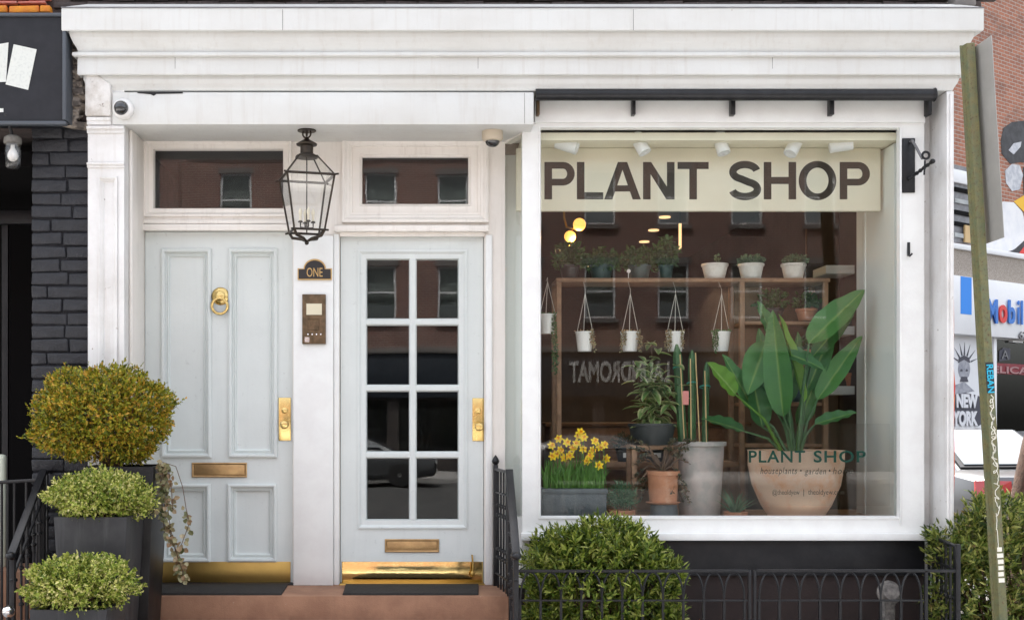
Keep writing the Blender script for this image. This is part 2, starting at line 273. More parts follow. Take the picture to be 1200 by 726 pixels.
# ------------------------------------------------------------------ mesh builder
EFF = {}
class MB:
    def __init__(s): s.v = []; s.f = []; s.uv = None
    def add(s, vs, fs):
        o = len(s.v); s.v += [tuple(p) for p in vs]; s.f += [tuple(i+o for i in f) for f in fs]; return s
    def box(s, x0, x1, y0, y1, z0, z1):
        return s.add([(x0, y0, z0), (x1, y0, z0), (x1, y1, z0), (x0, y1, z0), (x0, y0, z1), (x1, y0, z1), (x1, y1, z1), (x0, y1, z1)],
                     [(0, 3, 2, 1), (4, 5, 6, 7), (0, 1, 5, 4), (1, 2, 6, 5), (2, 3, 7, 6), (3, 0, 4, 7)])
    def pbox(s, pa, pb, ya, yb, y1, ref=None):      # px range, py range, front depth, back depth
        f = ya if ref is None else ref
        return s.box(X(pa, f), X(pb, f), ya, yb, Z(y1[1], f), Z(y1[0], f))
    def tube(s, pts, r, n=8, cap=True):
        pts = [Vector(p) for p in pts]; k = len(pts); rs = r if isinstance(r, (list, tuple)) else [r]*k
        o = len(s.v); up = None
        for i, p in enumerate(pts):
            d = (pts[min(i+1, k-1)]-pts[max(i-1, 0)])
            d = d.normalized() if d.length > 1e-9 else Vector((0, 0, 1))
            if up is None: up = d.orthogonal().normalized()
            else:
                up = up-d*up.dot(d); up = up.normalized() if up.length > 1e-6 else d.orthogonal().normalized()
            b = d.cross(up)
            for j in range(n):
                a = 2*math.pi*j/n+math.pi/n; s.v.append(tuple(p+(up*math.cos(a)+b*math.sin(a))*rs[i]))
        for i in range(k-1):
            for j in range(n):
                a, b_ = o+i*n+j, o+i*n+(j+1) % n; s.f.append((a, b_, b_+n, a+n))
        if cap: s.f.append(tuple(o+j for j in reversed(range(n)))); s.f.append(tuple(o+(k-1)*n+j for j in range(n)))
        return s
    def lathe(s, prof, c, n=24, mx=None):
        o = len(s.v); c = Vector(c)
        for r, z in prof:
            for j in range(n):
                a = 2*math.pi*j/n; q = Vector((r*math.cos(a), r*math.sin(a), z))
                if mx: q = mx@q
                s.v.append(tuple(q+c))
        for i in range(len(prof)-1):
            for j in range(n):
                a, b = o+i*n+j, o+i*n+(j+1) % n; s.f.append((a, b, b+n, a+n))
        if prof[0][0] > 1e-5: s.f.append(tuple(o+j for j in reversed(range(n))))
        if prof[-1][0] > 1e-5: s.f.append(tuple(o+(len(prof)-1)*n+j for j in range(n)))
        return s
    def sphere(s, c, r, n=14, m=8):
        rx, ry, rz = r if isinstance(r, (tuple, list)) else (r, r, r)
        o = len(s.v); c = Vector(c)
        for i in range(m+1):
            t = math.pi*i/m
            for j in range(n):
                a = 2*math.pi*j/n; s.v.append((c.x+rx*math.sin(t)*math.cos(a), c.y+ry*math.sin(t)*math.sin(a), c.z+rz*math.cos(t)))
        for i in range(m):
            for j in range(n):
                a, b = o+i*n+j, o+i*n+(j+1) % n; s.f.append((a, a+n, b+n, b))
        return s
    def torus(s, c, R_, r, ax=(0, 1, 0), n=20, m=8):
        ax = Vector(ax).normalized(); u = ax.orthogonal().normalized(); w_ = ax.cross(u); o = len(s.v); c = Vector(c)
        for i in range(n):
            a = 2*math.pi*i/n; d = u*math.cos(a)+w_*math.sin(a)
            for j in range(m):
                b = 2*math.pi*j/m; s.v.append(tuple(c+d*(R_+r*math.cos(b))+ax*(r*math.sin(b))))
        for i in range(n):
            for j in range(m):
                a, b = o+i*m+j, o+i*m+(j+1) % m; a2, b2 = o+((i+1) % n)*m+j, o+((i+1) % n)*m+(j+1) % m
                s.f.append((a, a2, b2, b))
        return s
    def mould(s, x0, x1, z0, z1, prof, fill=True):  # mitred rectangular moulding facing -Y; prof: (inset, y)
        o = len(s.v)
        for d, y in prof: s.v += [(x0+d, y, z0+d), (x1-d, y, z0+d), (x1-d, y, z1-d), (x0+d, y, z1-d)]
        for i in range(len(prof)-1):
            for j in range(4):
                a, b = o+i*4+j, o+i*4+(j+1) % 4; s.f.append((a, b, b+4, a+4))
        if fill: e = o+(len(prof)-1)*4; s.f.append((e, e+1, e+2, e+3))
        return s
    def holes(s, x0, x1, z0, z1, hs, y0, y1):      # slab with rectangular openings
        xs = sorted({x0, x1, *[min(max(q, x0), x1) for h in hs for q in h[:2]]}); zs = sorted({z0, z1, *[min(max(q, z0), z1) for h in hs for q in h[2:]]})
        nx, nz = len(xs)-1, len(zs)-1
        def solid(i, j):
            if i < 0 or j < 0 or i >= nx or j >= nz: return False
            cx, cz = (xs[i]+xs[i+1])/2, (zs[j]+zs[j+1])/2
            return not any(h[0] < cx < h[1] and h[2] < cz < h[3] for h in hs)
        for i in range(nx):
            for j in range(nz):
                if not solid(i, j): continue
                a, b, c, d = xs[i], xs[i+1], zs[j], zs[j+1]
                q = lambda *p: s.add(p, [(0, 1, 2, 3)])
                q((a, y0, c), (b, y0, c), (b, y0, d), (a, y0, d)); q((b, y1, c), (a, y1, c), (a, y1, d), (b, y1, d))
                if not solid(i-1, j): q((a, y1, c), (a, y0, c), (a, y0, d), (a, y1, d))
                if not solid(i+1, j): q((b, y0, c), (b, y1, c), (b, y1, d), (b, y0, d))
                if not solid(i, j-1): q((a, y1, c), (b, y1, c), (b, y0, c), (a, y0, c))
                if not solid(i, j+1): q((a, y0, d), (b, y0, d), (b, y1, d), (a, y1, d))
        return s
    def prism(s, poly, y0, y1):                   # XZ polygon extruded along Y
        n = len(poly)
        return s.add([(x, y0, z) for x, z in poly]+[(x, y1, z) for x, z in poly],
                     [tuple(range(n)), tuple(range(2*n-1, n-1, -1))]+[(i, i+n, (i+1) % n+n, (i+1) % n) for i in range(n)])
    def build(s, name, m, parent=None, bevel=0, seg=2, smooth=False, M4=None, recalc=False, weld=False):
        me = bpy.data.meshes.new(name); me.from_pydata(s.v, [], s.f)
        if bevel or recalc or weld:
            bm = bmesh.new(); bm.from_mesh(me)
            if weld: bmesh.ops.remove_doubles(bm, verts=bm.verts, dist=1e-5)
            bmesh.ops.recalc_face_normals(bm, faces=bm.faces)
            if bevel:
                ed = [e for e in bm.edges if len(e.link_faces) == 2 and e.calc_face_angle(0) > R(32)]
                bmesh.ops.bevel(bm, geom=ed, offset=bevel, offset_type='OFFSET', segments=seg, profile=.5, affect='EDGES', clamp_overlap=True)
            bm.to_mesh(me); bm.free()
        if s.uv:
            ul = me.uv_layers.new(name='UVMap')
            for i, l in enumerate(me.loops): ul.data[i].uv = s.uv[l.vertex_index]
        if smooth or bevel:
            for p in me.polygons: p.use_smooth = True
            me.set_sharp_from_angle(angle=R(38))
        me.materials.append(M[m] if isinstance(m, str) else m)
        return place(name, me, parent, M4)
def place(name, me, parent=None, M4=None):
    o = bpy.data.objects.new(name, me); col.objects.link(o)
    Mx = M4 or Matrix.Identity(4)
    if parent is not None: o.parent = parent; o.matrix_parent_inverse = EFF[parent].inverted()
    o.matrix_basis = Mx; EFF[o] = Mx
    return o
def tag(o, label, cat, group=None):
    o['label'] = label; o['category'] = cat
    if group: o['group'] = group
    return o
def thing(name, loc, label, cat, group=None):
    o = bpy.data.objects.new(name, None); col.objects.link(o); o.location = loc; o.empty_display_size = .1
    EFF[o] = Matrix.Translation(loc); return tag(o, label, cat, group)
def struct(o): o['kind'] = 'structure'; return o
def stuff(o): o['kind'] = 'stuff'; return o
def box(name, m, parent, *a, bevel=0, **k): return MB().box(*a).build(name, m, parent, bevel=bevel, **k)

def curve_mesh(loops):
    c = bpy.data.curves.new('outline', 'CURVE'); c.dimensions = '2D'; c.fill_mode = 'BOTH'
    for lp in loops:
        sp = c.splines.new('POLY'); sp.points.add(len(lp)-1); sp.use_cyclic_u = True
        for i, (x, y) in enumerate(lp): sp.points[i].co = (x, y, 0, 1)
    return to_mesh(c)
def to_mesh(c):
    o = bpy.data.objects.new('tmp', c); col.objects.link(o); dg = bpy.context.evaluated_depsgraph_get()
    me = bpy.data.meshes.new_from_object(o.evaluated_get(dg)); bpy.data.objects.remove(o); bpy.data.curves.remove(c); return me
def fit(me, name, m, parent, org, xa, ya, w_=None, h=None, keep=False):
    xs = [v.co.x for v in me.vertices]; ys = [v.co.y for v in me.vertices]; zs = [v.co.z for v in me.vertices]
    x0, y0, z0 = min(xs), min(ys), min(zs); sx = w_/(max(xs)-x0) if w_ else None; sy = h/(max(ys)-y0) if h else sx
    if sx is None: sx = sy
    xa, ya = Vector(xa).normalized(), Vector(ya).normalized(); za = xa.cross(ya); org = Vector(org)
    for v in me.vertices: v.co = org+xa*((v.co.x-x0)*sx)+ya*((v.co.y-y0)*sy)+za*(v.co.z-z0)
    me.name = name; me.materials.clear(); me.materials.append(M[m]); return place(name, me, parent)
def text(name, body, m, parent, org, xa, ya, w_, h=None, bold=0, shear=0, ext=.001, spacing=1):
    c = bpy.data.curves.new('t', 'FONT'); c.body = body; c.size = 1; c.offset = bold; c.shear = shear; c.extrude = ext; c.space_character = spacing; c.resolution_u = 4
    return fit(to_mesh(c), name, m, parent, org, xa, ya, w_, h)
def arc(cx, cy_, rx, ry, a0, a1, n=14): return [(cx+rx*math.cos(R(a0+(a1-a0)*i/n)), cy_+ry*math.sin(R(a0+(a1-a0)*i/n))) for i in range(n+1)]

# ================================================================== GROUND
YP, YB, YD = 0.0, .18, .45            # pilaster front, bay window front, door wall
g = struct(box('ground', 'ground', None, -150, 150, -150, 150, -.5, -.16))
sw = struct(box('sidewalk', 'black_mortar', None, -14, 5.6, -7.2, .3, -.14, -.006))
slabs = {}
for i in range(13):
    for j in range(5):
        me = slabs.get(0)
        if me is None:
            t = MB().box(-.742, .742, -.742, .742, -.1, 0); o = t.build('slab', 'sidewalk', sw, bevel=.008); slabs[0] = me = o.data
            o.matrix_basis = Matrix.Translation((-13.2+i*1.5, -6.4+j*1.5, .0))
        else: place('slab', me, sw, Matrix.Translation((-13.2+i*1.5, -6.4+j*1.5, rnd.uniform(-.003, .003))))
struct(MB().box(-14, 5.8, -7.42, -7.21, -.3, .004).build('kerb', 'kerb_stone', None, bevel=.02))
struct(box('road', 'asphalt', None, -60, 60, -25.2, -7.43, -.3, -.14))
struct(box('side_street', 'asphalt', None, 5.85, 40, -7.41, 60, -.3, -.141))
struct(MB().box(-60, 60, -30, -25.22, -.3, 0).build('far_pavement', 'sidewalk', None, bevel=.02))

# ================================================================== SHOP BUILDING
B = thing('shop_building', (0.6, .3, 0), 'white wooden shop front with two pale blue-grey doors and large display window', 'building')
XL, XR = X(103, 0), X(1118, 0)
# upper wall and shell
MB().box(XL-.02, XR-.01, .10, 7, Z(16, .1)-.02, 8.6).build('upper_wall', 'dark_wall', B)
for i in range(9):                                  # bottom course of the dark brickwork showing over the cornice
    pass
MB().box(XR-.10, XR-.012, .3, 7, 0, Z(16, .1)-.03).build('side_wall', 'red_brick', B)
MB().box(XL+.0, XL+.1, .5, 7, 0, Z(16, .1)-.03).build('party_wall', 'dark_wall', B)
MB().box(XL+.1, XR-.1, 6.9, 7, 0, Z(16, .1)-.03).build('rear_wall', 'interior_dark', B)
MB().box(1.9, 2.8, .02, .11, 4.75, 5.9).build('upper_window', 'far_glass', B)
MB().box(X(1117, 0), X(1142, 0), -.03, .09, Z(8, 0), Z(-30, 0)).build('upper_trim', 'cornice_grey', B, bevel=.01)
# cornice with mitred returns: (projection, py)
prof = [(.0, 5), (.125, 8.5), (.128, 11), (.128, 35), (.124, 36.3), (.092, 36.6), (.091, 39), (.084, 44), (.072, 50), (.054, 57), (.048, 60.5), (.076, 61.5), (.078, 64.5), (.07, 66.5), (.05, 67), (.052, 86.5),
        (.048, 88), (.020, 88.6), (.022, 93), (.014, 98), (.002, 102), (-.006, 106), (-.17, 107.5)]
mb = MB(); o = 0
for p, py in prof:
    z = Z(py, -p) if p > 0 else Z(py, 0)
    mb.v += [(XL-p, .2, z), (XL-p, -p, z), (XR+p, -p, z), (XR+p, .2, z)]
for i in range(len(prof)-1):
    for j in range(3): a = i*4+j; mb.f.append((a+4, a+5, a+1, a))
mb.build('cornice', 'white_paint', B)
box('cornice_cap', 'metal_grey', B, XL-.13, XR+.13, -.132, .12, Z(9.4, -.13), Z(8.2, -.13))
for px, a, b, p_ in ((331, 11.2, 35.6, .128), (742, 11.2, 35.6, .128), (205, 67.5, 86, .0505), (560, 67.5, 86, .0505), (905, 67.5, 86, .0505)):
    MB().box(X(px, -p_), X(px, -p_)+.0022, -p_-.0009, -p_+.002, Z(b, -p_), Z(a, -p_)).build('board_joint', 'dark_wall', B)
ZSOF = Z(146, -.015)
ZST = Z(684, .47)                                  # stoop level
# pilasters
def pilaster(pa, pb, depth, inner):
    a, b = X(pa, 0), X(pb, 0)
    m = MB(); panel = (X(115, 0), X(138, 0), Z(672, 0), Z(207, 0)) if pa < 500 else None
    if panel:
        m.holes(a, b, ZST-.02, Z(106, 0), [panel], 0, .04)
        m.box(a+.004, b-.002, .041, depth, ZST-.02, Z(107, 0))
    else: m.box(a, b, 0, depth, .0, Z(104, 0))
    p = m.build('pilaster', 'white_worn', B, bevel=.004 if not panel else 0)
    if panel:
        MB().mould(panel[0], panel[1], panel[2], panel[3], [(0, -.006), (.006, -.008), (.014, -.004), (.02, .006), (.028, .012), (.034, .022)]).build('panel_moulding', 'white_worn', p)
        for (y0, y1, pr) in ((137, 141, .022), (141, 146, .014), (147.5, 151, .026), (151, 156, .012), (190, 193, .02), (193, 196.5, .01)):
            MB().box(a-.004, b+.004 if y0 > 146 else X(131, 0), -pr, .012, Z(y1, -pr), Z(y0, -pr)).build('band', 'white_worn', p, bevel=.004)
        MB().prism([(a-.012, Z(137, 0)), (X(131, 0), Z(137, 0)), (X(131, 0), Z(100, 0)), (X(116, 0), Z(89, 0)), (a-.012, Z(88.5, 0))], -.03, .05).build('console', 'console_plaster', p, bevel=.012)
    return p
pilaster(103, 145.5, .44, 1)
pr = MB().box(X(1109.5, 0), XR, 0, .26, .02, Z(107, 0)).build('pilaster', 'white_worn', B, bevel=.004)
MB().box(X(1112.5, 0), X(1115.5, 0), -.012, .004, .9, Z(110, 0)).build('bead', 'white_worn', pr, bevel=.004)
MB().box(X(1070, .28), X(1112, .26), .262, .4, .02, Z(106, 0)).build('pilaster_back', 'white_worn', B)
rp = MB()
zs = [Z(q, 0) for q in (330, 352, 380, 400, 430, 452, 500, 545, 560, 596)]
poly = [(XR-.002, zs[0])]+[(XR+rnd.uniform(.002, .016), z) for z in zs[1:-1]]+[(XR-.002, zs[-1])]
rp.prism(poly, .01, .03).build('peeling_paint', 'red_peel', B)
# lintel over the doors
MB().box(X(131.5, -.015), X(625.5, -.015), -.015, .5, ZSOF, Z(108, -.015)).build('lintel', 'white_paint', B, bevel=.006)
MB().box(X(614.5, -.015), X(614.5, -.015)+.002, -.0158, -.013, ZSOF+.006, Z(109, -.015)).build('board_joint', 'dark_wall', B)
MB().prism([(X(161, -.02), Z(109, -.02)), (X(176, -.02), Z(110.3, -.02)), (X(180, -.02), Z(112.2, -.02)), (X(183, -.02), Z(110, -.02)), (X(214, -.02), Z(109.4, -.02)), (X(214, -.02), Z(107.6, -.02)), (X(161, -.02), Z(107.8, -.02))], -.0175, -.0145).build('paint_crack', 'black_paint', B, recalc=True)
# door wall
zt = ZSOF
DL = (X(168, YD), X(343, YD), ZST-.02, Z(270, YD)); DR = (X(398, YD), X(567.5, YD), ZST-.02, Z(275, YD))
TL = (X(171, YD), X(340, YD), Z(252, YD), Z(166, YD)); TR = (X(413, YD), X(560, YD), Z(249, YD), Z(172, YD))
MB().holes(X(145.5, 0)-.0, X(592, YD), ZST-.02, zt, [DL, DR, TL, TR], YD, YD+.12).build('door_wall', 'recess_shade_white', B)
# reveal trims at the left, pier and strip
MB().box(X(145.5, 0)+.001, X(145.5, 0)+.022, .12, YD-.002, ZST, zt-.001).build('reveal_board', 'recess_shade_white', B, bevel=.005)
MB().box(X(158, .4), X(166.5, .43), .40, YD-.003, ZST, zt-.002).build('reveal_bead', 'recess_shade_white', B, bevel=.008)
pier = MB().box(X(344.5, YD), X(390.5, .41), .41, YD-.002, ZST, Z(276, .41)).build('pier', 'white_sill', B, bevel=.005)
MB().box(X(391.2, YD), X(397.5, YD), .435, YD-.004, ZST, Z(274, .43)).build('door_casing', 'white_sill', B, bevel=.004)
MB().box(X(569, YD), X(577, .43), .43, YD-.003, ZST, Z(275, .43)).build('door_casing', 'white_sill', B, bevel=.005)
def transom(hole, pr_, gy, name):
    t_ = MB().mould(*hole, pr_, fill=False).build('transom_window', 'recess_shade_white', B)
    d = pr_[-1][0]
    MB().box(hole[0]+d-.004, hole[1]-d+.004, gy, gy+.005, hole[2]+d-.004, hole[3]-d+.004).build('pane', name, t_)
    return t_
transom(TL, [(-.012, YD-.001), (-.010, YD-.016), (.004, YD-.016), (.012, YD-.004), (.018, YD+.008), (.045, YD+.008), (.05, YD+.02), (.052, YD+.05)], YD+.045, 'old_glass')
transom(TR, [(-.07, YD-.001), (-.068, YD-.03), (-.052, YD-.032), (-.035, YD-.016), (-.02, YD-.012), (-.012, YD-.004), (0, YD-.004), (.002, YD+.012), (.045, YD+.012), (.055, YD+.024), (.062, YD+.028), (.064, YD+.06)], YD+.055, 'old_glass')
MB().box(X(164, .41), X(344, .41), .405, YD-.002, Z(270, .41), Z(262.5, .41)).build('transom_bar', 'recess_shade_white', B, bevel=.006)
MB().box(X(164, .42), X(344, .42), .425, YD-.002, Z(262, .42), Z(257, .42)).build('transom_bar', 'recess_shade_white', B, bevel=.004)
MB().prism([(X(391.5, .39), Z(271, .39)), (X(573, .39), Z(271, .39)), (X(573, .39), Z(263.5, .39)), (X(391.5, .39), Z(263.5, .39))], .39, YD-.002).build('transom_bar', 'recess_shade_white', B, bevel=.008)
MB().box(X(398, .42), X(568, .42), .43, YD+.02, Z(276.5, .42), Z(271.5, .42)).build('transom_bar', 'recess_shade_white', B, bevel=.004)

# ---- left panelled door
yd = YD+.035
d1 = (X(168, YD)+.004, X(343, YD)-.004, ZST+.012, Z(270, YD)-.004)
pan = [(190, 247, 292, 535), (268.5, 324.5, 292, 535), (190, 246, 567, 657), (267.5, 324, 567, 657)]
ph = [(X(a, yd), X(b, yd), Z(d, yd), Z(c, yd)) for a, b, c, d in pan]
door1 = MB().holes(*d1, ph, yd, yd+.045).build('panelled_door', 'door_paint', B); door1['label'] = 'pale blue-grey door with four moulded panels'
PP = [(-.004, yd+.001), (-.004, yd-.016), (.006, yd-.022), (.016, yd-.020), (.022, yd-.010), (.025, yd+.010), (.034, yd+.010), (.040, yd+.002), (.046, yd+.006), (.049, yd+.024), (.056, yd+.026)]
for h in ph: MB().mould(*h, PP).build('panel', 'door_paint', door1)
def slot(a, b, c, d, m, door, y):
    q = MB().mould(X(a, y), X(b, y), Z(d, y), Z(c, y), [(0, y+.002), (0, y-.010), (.006, y-.013), (.012, y-.010), (.013, y-.004)])
    q.box(X(a, y)+.016, X(b, y)-.016, y-.011, y, Z(d, y)+.018, Z(c, y)-.014)
    return q.build('mail_slot', m, door, bevel=.0015)
slot(225, 289.5, 541.5, 559, 'copper', door1, yd); slot(451, 514.5, 631, 646.5, 'copper', door1, yd) if False else None
MB().box(X(186, yd), X(340.5, yd), yd-.004, yd-.0005, Z(681.5, yd), Z(657.5, yd)).build('kick_plate', 'brass_worn', door1, bevel=.001)
def lockset(door, a, b, c, d, kx, ky, y, m):
    MB().box(X(a, y), X(b, y), y-.007, y-.0005, Z(d, y), Z(c, y)).build('lock_plate', m, door, bevel=.003)
    k = P(kx, ky, y); mx = Matrix.Rotation(R(90), 4, 'X')
    MB().lathe([(.02, 0), (.02, .006), (.009, .01), (.009, .03), (.018, .036), (.027, .046), (.029, .056), (.024, .066), (.012, .07), (.0, .071)], k+Vector((0, -.007, 0)), 20, mx).build('knob', 'brass', door, smooth=True)
    MB().lathe([(.02, 0), (.02, .005), (.014, .009), (.0, .0095)], P(kx-.8, c+.30*(d-c), y)+Vector((0, -.007, 0)), 18, mx).build('lock_cylinder', 'brass', door, smooth=True)
lockset(door1, 326.5, 341, 465.5, 516, 334.5, 497, yd, 'brass')
kc = P(258.5, 347, yd); mx = Matrix.Rotation(R(90), 4, 'X')
MB().lathe([(.06, 0), (.06, .006), (.052, .012), (.035, .018), (.03, .03), (.034, .036), (.02, .046), (0, .048)], kc, 28, mx).build('knocker', 'brass', door1, smooth=True)
MB().torus(P(258.5, 359, yd)+Vector((0, -.035, 0)), .052, .0095, (0, 1, .12), 32, 10).build('knocker_ring', 'brass', door1, smooth=True)
# ---- right glazed door
d2 = (X(398, YD)+.004, X(567.5, YD)-.004, ZST+.012, Z(275, YD)-.004)
gh = (X(420, yd), X(546.5, yd), Z(618, yd), Z(294, yd))
door2 = MB().holes(*d2, [gh], yd, yd+.045).build('glazed_door', 'door_paint', B); door2['label'] = 'pale blue-grey door with eight glass panes'
MB().mould(*gh, [(-.008, yd+.001), (-.008, yd-.008), (.004, yd-.011), (.012, yd-.006), (.02, yd+.002), (.05, yd+.004), (.056, yd+.016), (.058, yd+.04)], fill=False).build('pane_frame', 'door_paint', door2)
cx = [(430.5, 478.5), (488.5, 537)]; rz = [(304.5, 372), (382, 449), (460, 527.5), (538, 606)]
MB().mould(X(480.5, yd), X(487, yd), Z(609, yd), Z(302, yd), [(-.008, yd+.02), (-.002, yd+.006), (.003, yd+.003), (.008, yd+.002)]).build('muntin', 'door_paint', door2)
for q in range(3):
    zc = (rz[q][1]+rz[q+1][0])/2
    for a, b in cx:
        MB().mould(X(a-2, yd), X(b+2, yd), Z(zc+3, yd), Z(zc-3, yd), [(-.008, yd+.021), (-.002, yd+.007), (.003, yd+.004), (.008, yd+.003)]).build('muntin', 'door_paint', door2)
for a, b in cx:
    for c, d in rz:
        MB().box(X(a-1.2, yd), X(b+1.2, yd), yd+.022, yd+.026, Z(d+1.2, yd), Z(c-1.2, yd)).build('pane', 'door_glass', door2)
slot(451, 514.5, 631, 646.5, 'copper', door2, yd)
MB().box(X(400.5, yd), X(566, yd), yd-.004, yd-.0005, Z(685, yd), Z(657.5, yd)).build('kick_plate', 'brass_mirror', door2, bevel=.001)
st = P(553, 649, yd)
MB().tube([st+Vector((0, -.02, 0)), P(554, 660, yd)+Vector((0, -.03, 0)), P(553.5, 668, yd)+Vector((0, -.03, 0))], .006, 8).sphere(P(553.5, 671, yd)+Vector((0, -.03, 0)), (.016, .012, .02)).build('door_stop', 'brass_worn', door2, smooth=True)
lockset(door2, 553.5, 567.5, 466, 516.5, 561, 499.5, yd, 'brass')
# letter-box size paper seen in hall, hall interior
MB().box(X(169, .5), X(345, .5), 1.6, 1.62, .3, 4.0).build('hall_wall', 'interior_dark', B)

# ---- bay shop window
fr = MB()
gl = (X(637, YB), X(1052, YB), Z(605.5, YB), Z(151.5, YB))
fx0, fx1 = X(612, YB), X(1083, YB); fz0, fz1 = Z(632.5, YB), Z(143, YB)
SW = MB().holes(fx0, fx1, fz0, fz1, [(gl[0]-.028, gl[1]+.018, gl[2]-.006, gl[3]+.016)], YB, YB+.07).build('shop_window', 'white_sill', B)
MB().mould(gl[0]-.028, gl[1]+.018, gl[2]-.006, gl[3]+.016, [(-.006, YB+.002), (-.004, YB-.008), (.006, YB-.008), (.010, YB+.01), (.014, YB+.028)], fill=False).build('glazing_bead', 'white_sill', SW)
MB().box(gl[0]-.026, gl[1]+.016, YB+.028, YB+.034, gl[2]-.004, gl[3]+.014).build('pane', 'window_glass', SW)
MB().box(fx0-.012, X(1085.5, YB), YB-.045, YB+.05, Z(633, YB-.04), Z(624.5, YB-.04)).build('sill', 'white_sill', SW, bevel=.006)
MB().box(X(1053.5, YB), X(1056, YB), YB-.012, YB, gl[2]-.05, gl[3]).build('bead', 'white_sill', SW, bevel=.003)
# splayed side
bx = X(591, YD)
def splay(x0, x1, y0, y1, zz0, zz1, th, nm, m, par, bev=0):
    nx, ny = (y1-y0), -(x1-x0); l = math.hypot(nx, ny); nx, ny = nx/l*th, ny/l*th
    return MB().add([(x0, y0, zz0), (x1, y1, zz0), (x1+nx, y1+ny, zz0), (x0+nx, y0+ny, zz0), (x0, y0, zz1), (x1, y1, zz1), (x1+nx, y1+ny, zz1), (x0+nx, y0+ny, zz1)],
                    [(0, 3, 2, 1), (4, 5, 6, 7), (0, 1, 5, 4), (1, 2, 6, 5), (2, 3, 7, 6), (3, 0, 4, 7)]).build(nm, m, par, bevel=bev, recalc=True)
gt, gb = Z(157, YB), Z(606, YB)
splay(fx0, bx, YB+.004, YD, gt, ZSOF, .05, 'side_head', 'recess_shade_white', SW)
splay(fx0, bx, YB+.004, YD, .5, gb, .05, 'side_base', 'white_sill', SW)
splay(fx0-.004, bx+.004, YB+.012, YD-.006, gb, gt, .004, 'side_pane', 'window_glass', SW)
# header board, awning roller
MB().box(X(626.5, .15), X(1084.5, .15), .15, .4, Z(143.5, .15), Z(100, .15)).build('header_board', 'white_sill', B, bevel=.004)
MB().box(fx0-.03, X(628, .15), .145, .4, Z(143, .15), ZSOF+.05).build('header_end', 'white_paint', B, bevel=.004)
# plinth
MB().box(fx0-.006, X(1084, .21), .21, .4, Z(674, .21), Z(633.2, .18)).build('plinth_panel', 'black_paint', B, bevel=.004)
MB().box(fx0-.004, X(1084, .22), .24, .4, 0, Z(674, .21)-.002).build('plinth_wall', 'plinth_brown', B)
MB().box(fx0-.06, fx0+.02, .17, .5, 0, .62).build('plinth_side', 'plinth_brown', B)
# lettering on the glass
st_, sh_ = .205, .19
def LP(w_): r = .315; cxx = w_-r; return [[(0, 0), (st_, 0), (st_, .37)]+arc(cxx, .685, r, r, -90, 90)+[(0, 1)], [(st_, .37+sh_*.95)]+arc(cxx, .685, r-st_, r-sh_*.95, -90, 90)+[(st_, 1-sh_*.95)]]
def LL(w_): return [[(0, 0), (w_, 0), (w_, sh_), (st_, sh_), (st_, 1), (0, 1)]]
def LA(w_): return [[(0, 0), (.22, 0), (.295, .21), (w_-.295, .21), (w_-.22, 0), (w_, 0), (w_/2+.125, 1), (w_/2-.125, 1)], [(.352, .375), (w_-.352, .375), (w_/2, .79)]]
def LN(w_): return [[(0, 0), (st_, 0), (st_, .67), (w_-st_-.015, 0), (w_, 0), (w_, 1), (w_-st_, 1), (w_-st_, .34), (st_+.015, 1), (0, 1)]]
def LT(w_): a, b = w_/2-st_/2, w_/2+st_/2; return [[(a, 0), (b, 0), (b, 1-sh_), (w_, 1-sh_), (w_, 1), (0, 1), (0, 1-sh_), (a, 1-sh_)]]
def LH(w_): return [[(0, 0), (st_, 0), (st_, .41), (w_-st_, .41), (w_-st_, 0), (w_, 0), (w_, 1), (w_-st_, 1), (w_-st_, .60), (st_, .60), (st_, 1), (0, 1)]]
def LO(w_): return [arc(w_/2, .5, w_/2, .525, 0, 352, 44), arc(w_/2, .5, w_/2-st_*1.02, .525-sh_*.95, 0, 352, 44)]
def LS(w_):
    k = w_/2; c = arc(k, .73, k-.115, .195, 12, 250, 26)+arc(k, .27, k-.10, .195, 70, -168, 26)
    l, r = [], []
    for i, p in enumerate(c):
        a, b = c[max(0, i-1)], c[min(len(c)-1, i+1)]; dx, dy = b[0]-a[0], b[1]-a[1]; q = math.hypot(dx, dy); t_ = .098
        l.append((p[0]-dy/q*t_, p[1]+dx/q*t_)); r.append((p[0]+dy/q*t_, p[1]-dx/q*t_))
    return [l+r[::-1]]
yl = YB+.0355
for ch, a, b in (('P', 638, 673.5), ('L', 676, 707), ('A', 708, 751), ('N', 753.5, 790.5), ('T', 794, 830.5), ('S', 854.5, 892), ('H', 895, 933), ('O', 936, 980), ('P', 984, 1019.5)):
    wd = (b-a)/43.6; fn = dict(P=LP, L=LL, A=LA, N=LN, T=LT, S=LS, H=LH, O=LO)[ch]
    big = ch in 'SO'
    fit(curve_mesh(fn(wd)), 'window_letter', 'vinyl_brown', SW, (X(a, yl), yl, Z(234.6 if big else 233.6, yl)), (1, 0, 0), (0, 0, 1), X(b, yl)-X(a, yl), (46 if big else 43.8)/S(yl))
yi = YB+.040
t = bpy.data.materials.new('frosted_film'); t.use_nodes = True; tn = t.node_tree; tn.nodes.clear()
a_ = _n(tn, 'ShaderNodeBsdfRefraction', IOR=1.02, Roughness=.22); b_ = _n(tn, 'ShaderNodeBsdfTransparent'); c_ = _n(tn, 'ShaderNodeMixShader'); c_.inputs[0].default_value = .68
d_ = _n(tn, 'ShaderNodeBsdfTranslucent'); d_.inputs[0].default_value = (.7, .72, .70, 1); e_ = _n(tn, 'ShaderNodeMixShader'); e_.inputs[0].default_value = .045
o_ = _n(tn, 'ShaderNodeOutputMaterial'); q = tn.links.new
